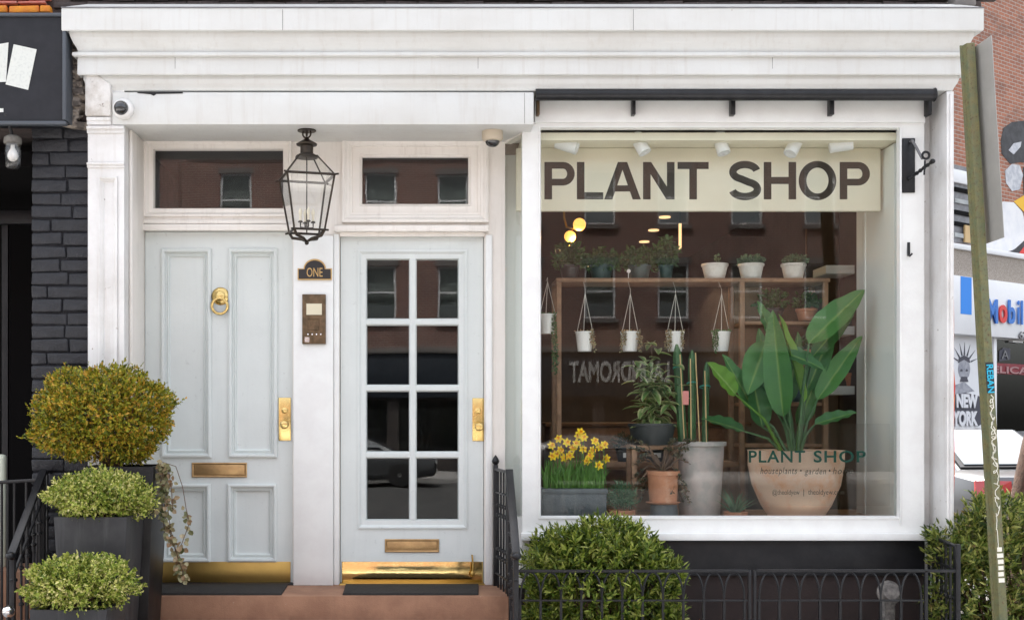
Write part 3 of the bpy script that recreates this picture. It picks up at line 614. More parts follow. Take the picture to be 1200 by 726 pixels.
q(a_.outputs[0], c_.inputs[1]); q(b_.outputs[0], c_.inputs[2]); q(c_.outputs[0], e_.inputs[1]); q(d_.outputs[0], e_.inputs[2]); q(e_.outputs[0], o_.inputs[0]); M['frosted_film'] = t
MB().box(X(848, yi), X(1043, yi), yi, yi+.001, Z(592, yi), Z(496, yi)).build('frosted_panel', 'frosted_film', SW)
yl = YB+.0365
def wtext(words, m, py1, ht, **k):
    for wd, a0, a1 in words: text('window_text', wd, m, SW, (X(a0, yl), yl, Z(py1[wd] if isinstance(py1, dict) else py1, yl)), (1, 0, 0), (0, 0, 1), (a1-a0)/S(yl), (ht[wd] if isinstance(ht, dict) else ht)/S(yl), ext=0, **k)
wtext([('PLANT', 877.5, 943.5), ('SHOP', 953.5, 1014.5)], 'vinyl_green', 541.5, 14, bold=.018, spacing=1.12)
wtext([('houseplants', 891, 934), ('garden', 943, 968), ('home', 976, 1000)], 'vinyl_dark', {'houseplants': 557.5, 'garden': 557.5, 'home': 555}, {'houseplants': 10.5, 'garden': 9.5, 'home': 7.8}, shear=.25, spacing=1.15)
for px in (938.5, 972.2): MB().lathe([(1.1/S(yl), 0), (0, .0005)], P(px, 551, yl), 10, Matrix.Rotation(R(90), 4, 'X')).build('window_dot', 'vinyl_dark', SW)
wtext([('@theoldyew', 905, 937), ('|', 941.5, 942.2), ('theoldyew.com', 947, 989)], 'vinyl_dark', 581, 8, spacing=1)

# ---- interior shell of the shop
ZF = .62; ZC = 3.66; px0 = .62
MB().box(X(591, YD)+.01, XR-.11, .41, 6.9, ZF-.1, ZF).build('shop_floor', 'floor_wood', B)
MB().box(XL+.1, XR-.11, .62, 6.9, ZC, ZC+.08).build('shop_ceiling', 'ceiling_dark', B)
MB().box(.40, .48, .58, 6.9, ZF, ZC-.001).build('shop_side_wall', 'interior_dark', B)
MB().box(XR-.16, XR-.111, 1.0, 6.9, ZF, ZC-.002).build('shop_side_wall', 'interior_dark', B)
MB().box(X(1000, 1.6), XR-.17, 1.62, 1.66, ZF, ZC-.003).build('shop_back_panel', 'interior_dark', B)
MB().box(.50, .72, .60, .63, .9, 3.5).build('added_end_panel', 'interior_white', B)  # added white panel that makes the splayed side pane look bright
# display box in the bay: platform, ceiling, cream partition with opening
MB().box(X(613, YB)+.03, X(1083, YB)-.0, .255, 1.25, .95, Z(606, .4)-.01).build('display_platform', 'shelf_wood', B)
zc2 = 3.52
MB().box(X(605, YB)+.05, X(1083, YB), YB+.075, 1.0, zc2, zc2+.05).build('display_ceiling', 'interior_cream', B)
YV = .47; YPn = .80
MB().box(X(605, YV), X(1032, YV), YV, YV+.04, Z(247, YV), zc2-.002).build('display_valance', 'interior_cream', B, bevel=.003)
MB().box(X(1013.5, YPn), X(1031, YPn), YPn, YPn+.05, .96, zc2-.002).build('display_post', 'interior_white', B, bevel=.004)
MB().box(X(1031.5, YPn), X(1033, YPn), YPn-.03, YPn+.05, .96, zc2-.01).build('partition_gap', 'interior_dark', B)
MB().box(X(1034, .5), X(1036, .5)+.15, .3, .98, .96, zc2-.01).build('display_side', 'interior_white', B)
box('partition_bracket', 'metal_grey', B, X(1025, .6), X(1047, .6), .6, .66, Z(166, .6), Z(152, .6))
for k, (a, c) in enumerate(((315.5, 1.55), (387, 1.55), (457, 1.55))):
    MB().box(X(968, 1.3), X(1040, 1.3), 1.30, 1.6, Z(a+5, 1.3), Z(a-5, 1.3)).build('wall_shelf', 'interior_white', B, bevel=.004)
for (px, y, py) in ((779, 4.0, 258), (766, 4.8, 276), (755, 5.6, 288)):
    MB().lathe([(.055, 0), (.055, .012), (.0, .013)], (X(px, y), y, ZC-.014), 20).build('ceiling_spot', 'spot_warm', B)
    ld = bpy.data.lights.new('ceiling_spot_light', 'SPOT'); ld.energy = 12; ld.color = (1, .72, .45); ld.spot_size = R(120); ld.shadow_soft_size = .05
    lo_ = bpy.data.objects.new('ceiling_spot_light', ld); col.objects.link(lo_); lo_.location = (X(px, y), y, ZC-.03)

# ================================================================== STOOP
SL, SR = X(38, -.06), X(585, -.06)+.06
stp = thing('stoop', ((SL+SR)/2, -.5, 0), 'brown stone entrance steps below the two doors', 'steps')
yy = [-.06, -.46, -.86, -1.26]; rr = ZST/4
MB().box(SL, SR, -.06, .56, 0, ZST).build('landing', 'brownstone', stp, bevel=.005)
for k in range(1, 4): MB().box(SL, SR-.002*k, yy[k], yy[k-1]-.001, 0, ZST-rr*k).build('step', 'brownstone', stp, bevel=.005)
MB().box(X(160, YD), X(345, YD), YD-.03, YD+.1, ZST-.01, ZST+.012).build('threshold', 'black_paint', stp, bevel=.004)
MB().box(X(398, YD), X(568, YD), YD-.03, YD+.1, ZST-.01, ZST+.010).build('threshold', 'brass_worn', stp, bevel=.004)
def doormat(a0, a1, b0, b1, label):
    yf, yn = .38, -.03; z0, z1 = ZST+.001, ZST+.016
    o = MB().add([(X(b0, yn), yn, z0), (X(b1, yn), yn, z0), (X(a1, yf), yf, z0), (X(a0, yf), yf, z0), (X(b0, yn)+.006, yn+.006, z1), (X(b1, yn)-.006, yn+.006, z1), (X(a1, yf), yf, z1), (X(a0, yf), yf, z1)],
            [(0, 3, 2, 1), (4, 5, 6, 7), (0, 1, 5, 4), (1, 2, 6, 5), (2, 3, 7, 6), (3, 0, 4, 7)]).build('doormat', 'rubber_mat', None, bevel=.003)
    tag(o, label, 'doormat', 'doormats on the stoop')
doormat(175, 337, 150, 330, 'dark rubber doormat at the panelled door with knocker')
doormat(405, 561, 401, 561, 'dark rubber doormat at the glazed door')

# ================================================================== LANTERN
yL = .13; lc = P(359.5, 200, yL); th = R(16)
ln = thing('hanging_lantern', (lc.x, yL, Z(290, yL)), 'black four-sided hanging lantern with candle bulbs over the pier between the doors', 'lantern')
def sq(half, z):
    return [Vector((lc.x+half*(math.cos(th)*a-math.sin(th)*b), yL+half*(math.sin(th)*a+math.cos(th)*b), z)) for a, b in ((-1, -1), (1, -1), (1, 1), (-1, 1))]
zr, zc_, zb = Z(208, yL), Z(184, yL), Z(271, yL)
rim, cap_, base = sq(.152, zr), sq(.058, zc_), sq(.098, zb)
fm = MB()
for i in range(4):
    j = (i+1) % 4
    fm.tube([rim[i], base[i]], .0065, 6); fm.tube([rim[i], cap_[i]], .005, 6); fm.tube([rim[i], rim[j]], .009, 6); fm.tube([base[i], base[j]], .008, 6); fm.tube([cap_[i], cap_[j]], .006, 6)
e = sq(.172, zr)
for i in range(4): fm.tube([rim[i], e[i]], .007, 6)
e2 = sq(.118, zb-.004)
for i in range(4): fm.tube([base[i], e2[i]], .007, 6)
fm.build('frame', 'lantern_metal', ln)
MB().lathe([(.075, 0), (.07, .012), (.052, .022), (.042, .024), (.042, .075), (.066, .08), (.068, .088), (.04, .105), (.018, .118), (.010, .13), (.0, .131)], (lc.x, yL, zc_-.005), 20).build('cap', 'lantern_metal', ln, smooth=True)
MB().torus((lc.x, yL, zc_+.15), .028, .006, (.3, 1, 0), 20, 6).torus((lc.x, yL, zc_+.15), .020, .004, (1, .3, 0), 16, 6).build('hanging_ring', 'lantern_metal', ln, smooth=True)
ch = MB(); zk = zc_+.178; k = 0
while zk < ZSOF-.02:
    ch.torus((lc.x, yL, zk+.012), .011, .003, (1, 0, 0) if k % 2 else (0, 1, 0), 12, 5); zk += .021; k += 1
ch.build('chain', 'lantern_metal', ln)
MB().lathe([(.06, 0), (.06, .006), (.02, .007)], (lc.x, yL, ZSOF-.008), 20).build('ceiling_plate', 'lantern_metal', ln)
for i in range(4):
    j = (i+1) % 4
    MB().add([rim[i], rim[j], base[j], base[i]], [(0, 1, 2, 3)]).build('pane', 'lamp_glass', ln); MB().add([cap_[i], cap_[j], rim[j], rim[i]], [(0, 1, 2, 3)]).build('pane', 'lamp_glass', ln)
MB().tube([(lc.x, yL, zc_), (lc.x, yL, zb-.01)], .004, 6).build('stem', 'lantern_metal', ln)
for k in range(4):
    a = R(20+90*k); q = Vector((lc.x+.042*math.cos(a), yL+.042*math.sin(a), zb+.055))
    MB().tube([Vector((lc.x, yL, zb+.02)), q+Vector((0, 0, -.03)), q], .005, 6).lathe([(.014, 0), (.016, .006), (.009, .012)], q, 10).build('candle_arm', 'lantern_metal', ln)
    MB().lathe([(.008, 0), (.008, .04), (.011, .045), (.012, .06), (.006, .078), (0, .086)], q+Vector((0, 0, .01)), 10).build('candle', 'candle_bulb', ln, smooth=True)
br = MB()
for i in range(4): br.tube([base[i], base[i]*.82+Vector((lc.x, yL, zb))*.18+Vector((0, 0, -.035)), Vector((lc.x, yL, zb-.062))*.72+base[i]*.28+Vector((0, 0, -.004)), (lc.x, yL, zb-.066)], [.009, .010, .010, .008], 8)
br.sphere((lc.x, yL, zb-.074), .014).build('bottom_bracket', 'lantern_metal', ln, smooth=True)

# ================================================================== PLAQUE, INTERCOM, CAMERAS, AWNING ROLLER, HOOK
yp = .41
pq = thing('house_plaque', P(369, 328, yp), 'arched black plaque with gold word ONE', 'plaque')
def plq(g):
    c = X(369, yp); return [(X(349+g, yp), Z(328-g, yp)), (X(389-g, yp), Z(328-g, yp)), (X(389-g, yp), Z(314.5+g, yp))]+[(X(369+(13-g)*math.cos(R(a)), yp), Z(315+(g*.5)-(11.5-g)*math.sin(R(a)), yp)) for a in range(0, 181, 12)]+[(X(349+g, yp), Z(314.5+g, yp))]
MB().prism(plq(0), yp-.012, yp-.001).build('border', 'gold_paint', pq, recalc=True)
MB().prism(plq(1.2), yp-.015, yp-.011).build('face', 'plaque_black', pq, recalc=True)
text('lettering', 'ONE', 'gold_paint', pq, (X(359.5, yp-.016), yp-.016, Z(324.5, yp)), (1, 0, 0), (0, 0, 1), 18.5/S(yp), 10.5/S(yp), bold=.0)
ic = thing('intercom_panel', P(368, 403, yp), 'bronze intercom panel with paper note under the ONE plaque', 'intercom')
MB().box(X(354.5, yp), X(382, yp), yp-.022, yp-.001, Z(403, yp), Z(345, yp)).build('plate', 'bronze', ic, bevel=.003)
MB().box(X(359.5, yp), X(377.5, yp), yp-.025, yp-.0215, Z(369, yp), Z(356, yp)).build('note', 'note_card', ic)
MB().mould(X(361, yp), X(375, yp), Z(387, yp), Z(373, yp), [(0, yp-.022), (.004, yp-.026), (.01, yp-.023), (.014, yp-.019)]).build('speaker_grille', 'bronze', ic)
for k in range(4): MB().lathe([(.005, 0), (.005, .005), (0, .006)], P(361+k*5, 391.5, yp-.022), 10, Matrix.Rotation(R(90), 4, 'X')).build('button', 'chrome', ic)
box('keyhole', 'chrome', ic, X(357.5, yp), X(363, yp), yp-.026, yp-.0215, Z(401, yp), Z(395, yp))
c1 = P(145, 128.5, -.015); mx = Matrix.Rotation(R(90), 4, 'X')
dc = thing('security_camera', c1, 'white round security camera with black dome at the left end of the lintel', 'camera')
MB().lathe([(.066, 0), (.066, .02), (.06, .034), (.05, .04), (.046, .042)], c1+Vector((0, -.0005, 0)), 28, mx).build('housing', 'camera_white', dc, smooth=True)
MB().lathe([(.046, 0), (.044, .014), (.036, .03), (.022, .041), (.0, .045)], c1+Vector((-.006, -.04, .0)), 24, mx).build('dome', 'smoked_dome', dc, smooth=True)
c2 = Vector((X(577.5, .12), .16, ZSOF))
dc = thing('security_camera', c2, 'beige dome camera hanging in the corner above the glazed door', 'camera')
MB().lathe([(.05, -.066), (.062, -.06), (.068, -.046), (.068, -.001)], c2, 24).build('housing', 'camera_beige', dc, smooth=True)
MB().lathe([(0, -.104), (.02, -.101), (.036, -.09), (.046, -.074), (.048, -.064)], c2, 24).build('dome', 'smoked_dome', dc, smooth=True)
ya = .012
aw = thing('awning_roller', (X(860, ya), ya, Z(111, ya)), 'long black rolled awning bar above the display window', 'awning')
za = Z(111.2, ya); MB().tube([(X(627.5, ya), ya, za), (X(1093, ya), ya, za)], .037, 18).build('roller', 'iron', aw, smooth=True)
MB().box(X(627.8, ya), X(1090, ya), ya-.02, .149, Z(108, ya), Z(106, ya)).build('roller_hood', 'iron', aw, bevel=.003)
MB().lathe([(.04, 0), (.044, .012), (.03, .02), (0, .021)], (X(1093, ya), ya, za), 18, Matrix.Rotation(R(90), 4, 'Y')).build('end_cap', 'iron', aw, smooth=True)
for k, (a, b) in enumerate(((628.5, 632), (740, 744), (855.5, 860.5), (971, 976), (1085, 1090))):
    MB().box(X(a, .12), X(b, .12), .09, .149 if k < 4 else .2, Z(135.5, .12), Z(112, .12)).build('bracket', 'iron' if k else 'bronze', aw, bevel=.003)
yk = YB
ck = thing('awning_crank', P(1067, 225, yk), 'black iron awning crank on the window frame right stile', 'crank')
MB().box(X(1056.8, yk), X(1071.5, yk), yk-.014, yk-.0005, Z(226, yk), Z(162.5, yk)).build('back_plate', 'iron', ck, bevel=.003)
a, b, c, d = P(1067, 166, yk-.02), P(1081, 186, yk-.14), P(1065, 210, yk-.02), P(1093, 189, yk-.2)
MB().tube([a, a+Vector((0, -.03, 0)), b], .009, 8).build('arm', 'metal_grey', ck, smooth=True)
n_ = 26; pts = [c.lerp(d, i/n_) for i in range(n_+1)]
MB().tube(pts, [.011+.003*math.sin(i*1.6) for i in range(n_+1)], 8).sphere(d, .016).build('twisted_bar', 'iron', ck, smooth=True)
MB().torus(P(1085, 182, yk-.16), .022, .008, (0, 1, 0), 16, 6).tube([P(1084, 188, yk-.16), P(1083, 205, yk-.15)], .006, 6).build('hook', 'iron', ck, smooth=True)
hk = MB().tube([P(1064.5, 285, YB-.006), P(1064.5, 298, YB-.012), P(1066, 300, YB-.03), P(1069, 297, YB-.03)], .006, 8).box(X(1063, YB), X(1066, YB), YB-.008, YB-.0005, Z(300, YB), Z(284, YB)).build('wall_hook', 'iron', None)
tag(hk, 'small black hook on the white window frame below the awning crank', 'hook')

# ================================================================== IRON RAILINGS
def stair_rail(xx, label, splay=0):
    t = thing('stoop_railing', (xx, -.3, ZST), label, 'railing', 'iron railings beside the steps')
    yA, yB_, yC = .40, -.06, -.62
    zA, zC = 1.362, .908
    xa, xb, xc = xx-splay, xx, xx
    MB().box(-.02, .02, 0, (Vector((xc, yC, zC))-Vector((xb, yB_, zA))).length, -.012, .012)
    def bar_rail(p, q, w_, h, nm):
        p, q = Vector(p), Vector(q); dv = q-p; L_ = dv.length; m = MB().box(-w_, w_, 0, L_, -h, h)
        rot = dv.to_track_quat('Y', 'Z').to_matrix().to_4x4(); m.build(nm, 'iron', t, bevel=.004, M4=Matrix.Translation(p)@rot)
    bar_rail((xa, yA, zA), (xb, yB_, zA), .012, .009, 'rail'); bar_rail((xa, yA, zA-.15), (xb, yB_, zA-.15), .009, .006, 'rail'); bar_rail((xa, yA, ZST+.09), (xb, yB_, ZST+.09), .009, .006, 'rail')
    bar_rail((xb, yB_+.02, zA+.012), (xc, yC, zC), .024, .012, 'handrail'); bar_rail((xb, yB_, zA-.16), (xc, yC, zC-.15), .009, .006, 'rail'); bar_rail((xb, yB_, ZST+.06), (xc, yC, .22), .009, .006, 'rail')
    MB().sphere((xc, yC-.012, zC-.004), (.03, .034, .024)).build('handrail_end', 'iron', t, smooth=True)
    bars = []
    def bal(x, y, z0, z1, nm='baluster'):
        m = MB().tube([(0, 0, 0), (0, 0, z1-z0)], .0075, 6)
        for f_ in (.26, .33, .62, .70):
            m.lathe([(.008, -.012), (.017, -.006), (.017, .006), (.008, .012)], (0, 0, (z1-z0)*f_), 8)
        m.build(nm, 'iron', t, M4=Matrix.Translation((x, y, z0)))
    for k in range(5):
        f_ = k/5; bal(xa+(xb-xa)*f_, yA+(yB_-yA)*f_, ZST+.002, zA)
    for k in range(5):
        f_ = (k+.5)/5; y = yB_+(yC-yB_)*f_; zb_ = ZST-rr*(1 if y > yy[1] else 2)
        bal(xb, y, zb_, zA+(zC-zA)*f_)
    for (x, y, zz, top) in ((xa, yA, ZST, zA+.03), (xb, yB_, ZST, zA), (xc, yC+.02, ZST-2*rr, zC)):
        m = MB().box(-.016, .016, -.016, .016, 0, top-zz); m.build('post', 'iron', t, bevel=.004, M4=Matrix.Translation((x, y, zz)))
    MB().lathe([(.012, 0), (.022, .012), (.026, .024), (.016, .045), (.004, .062), (0, .066)], (xa, yA, zA+.03), 10).build('finial', 'iron', t, smooth=True)
stair_rail(.52, 'black iron stair railing between the glazed door and the window fence', .06)
stair_rail(-2.413, 'black iron stair railing left of the three planters')
# low window fence with arches
yF = -.27
fn = thing('window_fence', (X(860, yF), yF, 0), 'low black iron fence with pointed arches in front of the display window', 'fence')
zt1, zt2 = Z(668.5, yF), Z(703, yF)
def hrail(pa, pb, z, r=.009): return MB().box(X(pa, yF), X(pb, yF), yF-r, yF+r, z-r, z+r).build('rail', 'iron', fn, bevel=.002)
hrail(606, 876.5, zt1); hrail(886, 1121, zt1+.001); hrail(606, 876.5, zt2, .006); hrail(886, 1083, zt2, .006); hrail(606, 876.5, .12); hrail(886, 1083, .12)
for a, b in ((876.5, 880), (882.5, 886), (1083, 1087)): MB().box(X(a, yF), X(b, yF), yF-.009, yF+.009, 0, zt1+.004).build('post', 'iron', fn, bevel=.003)
pb = MB().box(X(1120, yF)-.004, X(1125, yF), yF-.013, yF+.013, 0, .935).build('post', 'iron', fn, bevel=.004)
pitch = 24.0; barme = None; arcme = None; hh = zt1-zt2
def arch_mesh():
    wv = pitch/S(yF); pts = []
    L_ = [(0, 0)]+[(wv/2*(1-math.cos(R(a)))*1.0, hh*.96*math.sin(R(a))) for a in range(15, 91, 15)]
    Rr = [(wv-x, z) for x, z in L_][::-1]
    return L_+Rr[1:]
for sec, (a, b) in enumerate(((606, 876), (886, 1083))):
    n_ = int((b-a)/pitch); pc = (b-a)/(n_+.3)
    for k in range(n_+1):
        px = a+pc*(k+.15)
        if barme is None:
            o = MB().box(-.0075, .0075, -.0075, .0075, 0, zt2-.12).build('bar', 'iron', fn); barme = o.data; o.matrix_basis = Matrix.Translation((X(px, yF), yF, .12))
        else: place('bar', barme, fn, Matrix.Translation((X(px, yF), yF, .12)))
        if k < n_:
            if arcme is None:
                o = MB().tube([(x, 0, z) for x, z in arch_mesh()], .0065, 6).build('arch', 'iron', fn, smooth=True); arcme = o.data; o.matrix_basis = Matrix.Translation((X(px, yF), yF, zt2))
            else: place('arch', arcme, fn, Matrix.Translation((X(px, yF), yF, zt2)))
# side return of the fence
xs_ = X(1085.5, YB); 
sf = thing('fence_return', (xs_, -.05, 0), 'short black iron fence return at the right corner of the window', 'fence')
def yrail(x0, y0, z0, x1, y1, z1, w_, h, nm):
    p, q = Vector((x0, y0, z0)), Vector((x1, y1, z1)); dv = q-p
    MB().box(-w_, w_, 0, dv.length, -h, h).build(nm, 'iron', sf, bevel=.003, M4=Matrix.Translation(p)@dv.to_track_quat('Y', 'Z').to_matrix().to_4x4())
yrail(xs_, .17, .955, X(1122, yF), yF+.016, .918, .014, .008, 'rail'); yrail(xs_, .17, .80, X(1121, yF), yF+.016, .775, .010, .007, 'rail'); yrail(xs_, .17, .10, X(1121, yF), yF+.016, .10, .010, .007, 'rail')
for k in range(7):
    f_ = (k+.5)/7; m = MB().box(-.007, .007, -.007, .007, 0, .83)
    m.lathe([(.008, -.014), (.016, -.006), (.016, .006), (.008, .014)], (0, 0, .50), 8)
    m.build('bar', 'iron', sf, M4=Matrix.Translation((xs_+(X(1121.5, yF)-xs_)*f_, .17+(yF-.17)*f_, .10)))
# standpipe behind the fence
q = P(1040, 690, -.02)
sp_ = thing('standpipe', (q.x, q.y, 0), 'weathered grey standpipe behind the window fence', 'standpipe')
MB().tube([(q.x, q.y, 0), (q.x, q.y, .52), (q.x, q.y-.02, .58)], [.045, .045, .05], 12).build('pipe', 'standpipe', sp_, smooth=True)
MB().lathe([(.075, 0), (.078, .02), (.06, .035), (.05, .06), (0, .064)], (q.x, q.y-.01, .60), 16, Matrix.Rotation(R(75), 4, 'X')).build('inlet_cap', 'standpipe', sp_, smooth=True)
MB().tube([(q.x-.05, q.y-.06, .56), (q.x-.06, q.y-.1, .30)], .008, 6).build('cap_chain', 'standpipe', sp_)

# ================================================================== NEIGHBOUR (black brick)
N = thing('neighbour_building', (X(40, .1), .2, 0), 'black painted brick building at the left edge with dark doorway', 'building')
yn = .10
wx0, wx1 = X(37, yn), X(101, yn)+.0
MB().box(wx0+.006, XL-.003, yn+.008, 1.2, 0, Z(146, yn)+.5).build('wall', 'black_mortar', N)
ch_ = .0855; z = Z(147, yn); k = 0; zz = z
rb = random.Random(5)
bm_cache = {}
while zz > .5:
    cut = (.56, .70, .34, .62, .66)[k % 5]+rb.uniform(-.06, .06); xm = wx0+(wx1-wx0)*cut
    for a, b in ((wx0, xm-.003), (xm+.003, XL-.004)):
        if b-a < .03: continue
        m = MB().box(-(b-a)/2, (b-a)/2, 0, .06, -ch_/2+.004, ch_/2-.004)
        m.v = [(x+rb.uniform(-.004, .004), y+rb.uniform(-.007, .007), q_+rb.uniform(-.0055, .0055)) for x, y, q_ in m.v]
        m.build('brick', 'black_brick', N, bevel=.011, seg=3, M4=Matrix.Translation(((a+b)/2, yn-.004+rb.uniform(-.004, .004), zz-ch_/2)))
    zz -= ch_; k += 1
MB().box(-7, wx0+.3, 2.6, 2.7, 0, 4.2).build('doorway_back', 'void_black', N)
MB().box(-7, wx0+.3, .5, 2.6, 3.4, 3.5).build('doorway_blocker_top', 'void_black', N); MB().box(wx0+.007, wx0+.05, 1.2, 2.6, 0, 3.4).build('doorway_blocker_side', 'void_black', N)  # top and side added to keep light out of the doorway
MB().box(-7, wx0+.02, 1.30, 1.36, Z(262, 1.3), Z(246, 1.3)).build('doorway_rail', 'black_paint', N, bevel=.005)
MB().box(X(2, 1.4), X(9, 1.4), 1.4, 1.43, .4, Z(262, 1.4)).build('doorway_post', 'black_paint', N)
MB().box(-7, XL-.004, .09, 1.2, Z(146, yn)+.02, 8.6).build('upper_wall', 'dark_wall', N)
# crumbling stone strip between the two fronts
cs = MB(); rb2 = random.Random(3)
for k in range(26):
    py = 42+k*4.2; w_ = rb2.uniform(.03, .06); cxx = X(89+rb2.uniform(-3, 4), .04)
    cs.add([(cxx+rb2.uniform(-1, 1)*w_*(1 if i & 1 else -1)*(-1)**0+(w_ if i & 1 else -w_), .03+rb2.uniform(-.03, .02)+(.08 if i & 2 else 0), Z(py, .04)+(rb2.uniform(.01, .03) if i & 4 else -rb2.uniform(.01, .03))) for i in range(8)],
           [(0, 1, 3, 2), (4, 6, 7, 5), (0, 4, 5, 1), (2, 3, 7, 6), (0, 2, 6, 4), (1, 5, 7, 3)])
stuff(cs.build('rubble', 'crumbled_stone', N, bevel=.006))
# painted brick courses over the sign
for row, (ya_, yb_, m_) in enumerate(((-9, .5, 'red_brick_paint'), (1, 5.2, 'red_brick_paint'), (6, 15.5, 'orange_brick_paint'))):
    a = -2.75-.06*row
    while a < X(58, .05):
        b = min(a+.2, X(60-6*(row == 1), .05)); 
        if b-a > .03:
            m = MB().box(-(b-a)/2+.004, (b-a)/2-.004, 0, .05, Z(yb_, .05)+.003, Z(ya_, .05)-.003); m.v = [(x+rb.uniform(-.004, .004), y+rb.uniform(-.005, .005), q_+rb.uniform(-.003, .003)) for x, y, q_ in m.v]
            m.build('painted_brick', m_, N, bevel=.008, M4=Matrix.Translation(((a+b)/2, .045, 0)))
        a += .2
# course of dark bricks over the cornice
a = X(62, .06); k = 0
while a < X(1112, .08):
    b = a+.212
    for (ya_, yb_) in ((1.5, 9.5), (-15, 0)):
        if k % 1 == 0:
            m = MB().box(-.103, .103, 0, .04, Z(yb_, .06), Z(ya_, .06)); m.v = [(x+rb.uniform(-.006, .006), y+rb.uniform(-.006, .006), q_+rb.uniform(-.005, .005)) for x, y, q_ in m.v]
            m.build('brick', 'dark_wall', B, bevel=.006, M4=Matrix.Translation(((a+b)/2+(.1 if ya_ < 0 else 0), .07, 0)))
    a = b; k += 1
# black signboard
ys = -.10
sb = thing('signboard', (X(20, ys), ys, Z(146, ys)), 'black framed signboard with papers pinned on it at the upper left', 'sign')
MB().box(-3.2, X(74.5, ys), ys, .085, Z(142, ys), Z(20, ys)).build('board', 'signboard', sb)
MB().box(-3.2, X(78, ys), ys-.02, ys+.03, Z(146, ys-.02), Z(141.5, ys-.02)).build('frame', 'sign_edge', sb, bevel=.006)
MB().box(X(74, ys), X(78.3, ys), ys-.021, .084, Z(141.3, ys), Z(15, ys)).build('frame', 'sign_edge', sb, bevel=.006)
MB().box(-3.2, X(73.8, ys), ys-.02, ys+.03, Z(20, ys), Z(16, ys)).build('frame', 'sign_edge', sb, bevel=.006)
def sheet(pts, label):
    o = MB().add([P(a, b, ys-.004) for a, b in pts]+[P(a, b, ys-.0015) for a, b in pts], [(0, 1, 2, 3), (7, 6, 5, 4), (0, 4, 5, 1), (1, 5, 6, 2), (2, 6, 7, 3), (3, 7, 4, 0)]).build('paper_notice', 'paper', None)
    tag(o, label, 'paper', 'papers on the signboard')
sheet([(16, 52), (43, 58), (33, 105.5), (6.5, 99)], 'tilted white paper on black signboard, fully visible one')
sheet([(-22, 55), (10, 50), (7, 96), (-24, 97)], 'white paper on black signboard cut by the photo left edge')
sheet([(-4, 127), (4, 127), (4, 131.5), (-4, 131.5)], 'tiny white sticker on the lower signboard above the bare bulb')
yb = -.04; q = P(15, 176, yb)
jl = thing('bulb_lamp', (q.x, yb, q.z), 'bare bulb in a glass jar hanging under the signboard', 'lamp')
MB().tube([P(8, 136, yb-.04), P(12, 150, yb), P(15, 162, yb)], [.012, .010, .012], 8).sphere(P(7, 135, yb-.05), .014).build('arm', 'iron', jl, smooth=True)
MB().lathe([(.0, .0), (.035, 0), (.052, -.012), (.055, -.03), (.055, -.05), (.05, -.055), (0, -.055)], P(15, 159, yb), 20).build('socket', 'lamp_socket', jl, smooth=True)
MB().lathe([(.048, 0), (.05, -.03), (.05, -.11), (.042, -.145), (.022, -.165), (0, -.17)], P(15, 169, yb), 20).build('jar', 'lamp_glass', jl, smooth=True)
MB().lathe([(.012, 0), (.014, -.02), (.030, -.05), (.034, -.07), (.028, -.09), (.014, -.102), (0, -.105)], P(15, 170, yb), 18).build('bulb', 'frosted_bulb', jl, smooth=True)
# neighbour railing, left edge
nr = thing('areaway_railing', (X(20, -.1), -.1, 0), 'black iron railing with upright bars at the lower left edge', 'railing')
MB().tube([P(-60, 568, -.1), P(49, 562, -.1)], .012, 8).build('rail', 'iron', nr)
MB().box(-3.3, X(50, -.1), -.106, -.094, .25, .262).build('rail', 'iron', nr)
for k, px in enumerate((-32, -21, -10, 2, 9, 17, 31, 44)):
    MB().tube([(0, 0, 0), (0, 0, Z(563.5, -.1))], .009, 6).build('bar', 'iron', nr, M4=Matrix.Translation((X(px, -.1), -.1, 0)))
ns = MB().box(-4, X(46, .2), .05, .5, .0, Z(668, .1)).build('neighbour_step', 'brownstone', None, bevel=.012); tag(ns, 'reddish brown stone step behind the railing at the lower left', 'step')
kn = thing('round_knob', P(10, 716, -.75), 'shiny silver ball knob at the lower left corner', 'knob')
MB().sphere(P(10, 716, -.75), .036, 18, 12).build('ball', 'chrome', kn, smooth=True)
MB().tube([P(10, 722, -.75), Vector((P(10, 722, -.75).x, -.75, .0))], .014, 10).build('post', 'iron', kn)
pp = MB().box(X(-12, .3), X(7, .3), .28, .34, .3, Z(532, .3)).build('pale_post', 'pale_green_paint', None, bevel=.025, seg=3); tag(pp, 'pale green post behind the railing at the left edge', 'post')

# ================================================================== FOLIAGE HELPERS
def add_leaf(mb, p, d, nrm, L_, W_, fold=.25, droop=0):
    d = d.normalized(); s_ = d.cross(nrm)
    s_ = s_.normalized() if s_.length > 1e-6 else d.orthogonal().normalized()
    u = s_.cross(d)
    o = len(mb.v); f_ = u*(W_*fold)
    for a, b, c in ((0, 0, 0), (.33, .5, 1), (.72, .36, .7), (1, 0, 0), (.72, -.36, .7), (.33, -.5, 1)):
        mb.v.append(tuple(p+d*(L_*a)+s_*(W_*b)+f_*c-Vector((0, 0, droop*L_*a*a))))
    mb.f.append((o, o+1, o+2, o+3)); mb.f.append((o, o+3, o+4, o+5))
def rv(r): 
    while 1:
        v = Vector((r.uniform(-1, 1), r.uniform(-1, 1), r.uniform(-1, 1)))
        if .01 < v.length < 1: return v.normalized()
def lump(v, seed):
    return 1+.10*math.sin(5.1*v.x+seed)*math.cos(4.3*v.z+seed*2)+.07*math.sin(9.7*v.z+3*v.x+seed*.7)+.06*math.cos(11*v.y+7*v.x+seed)
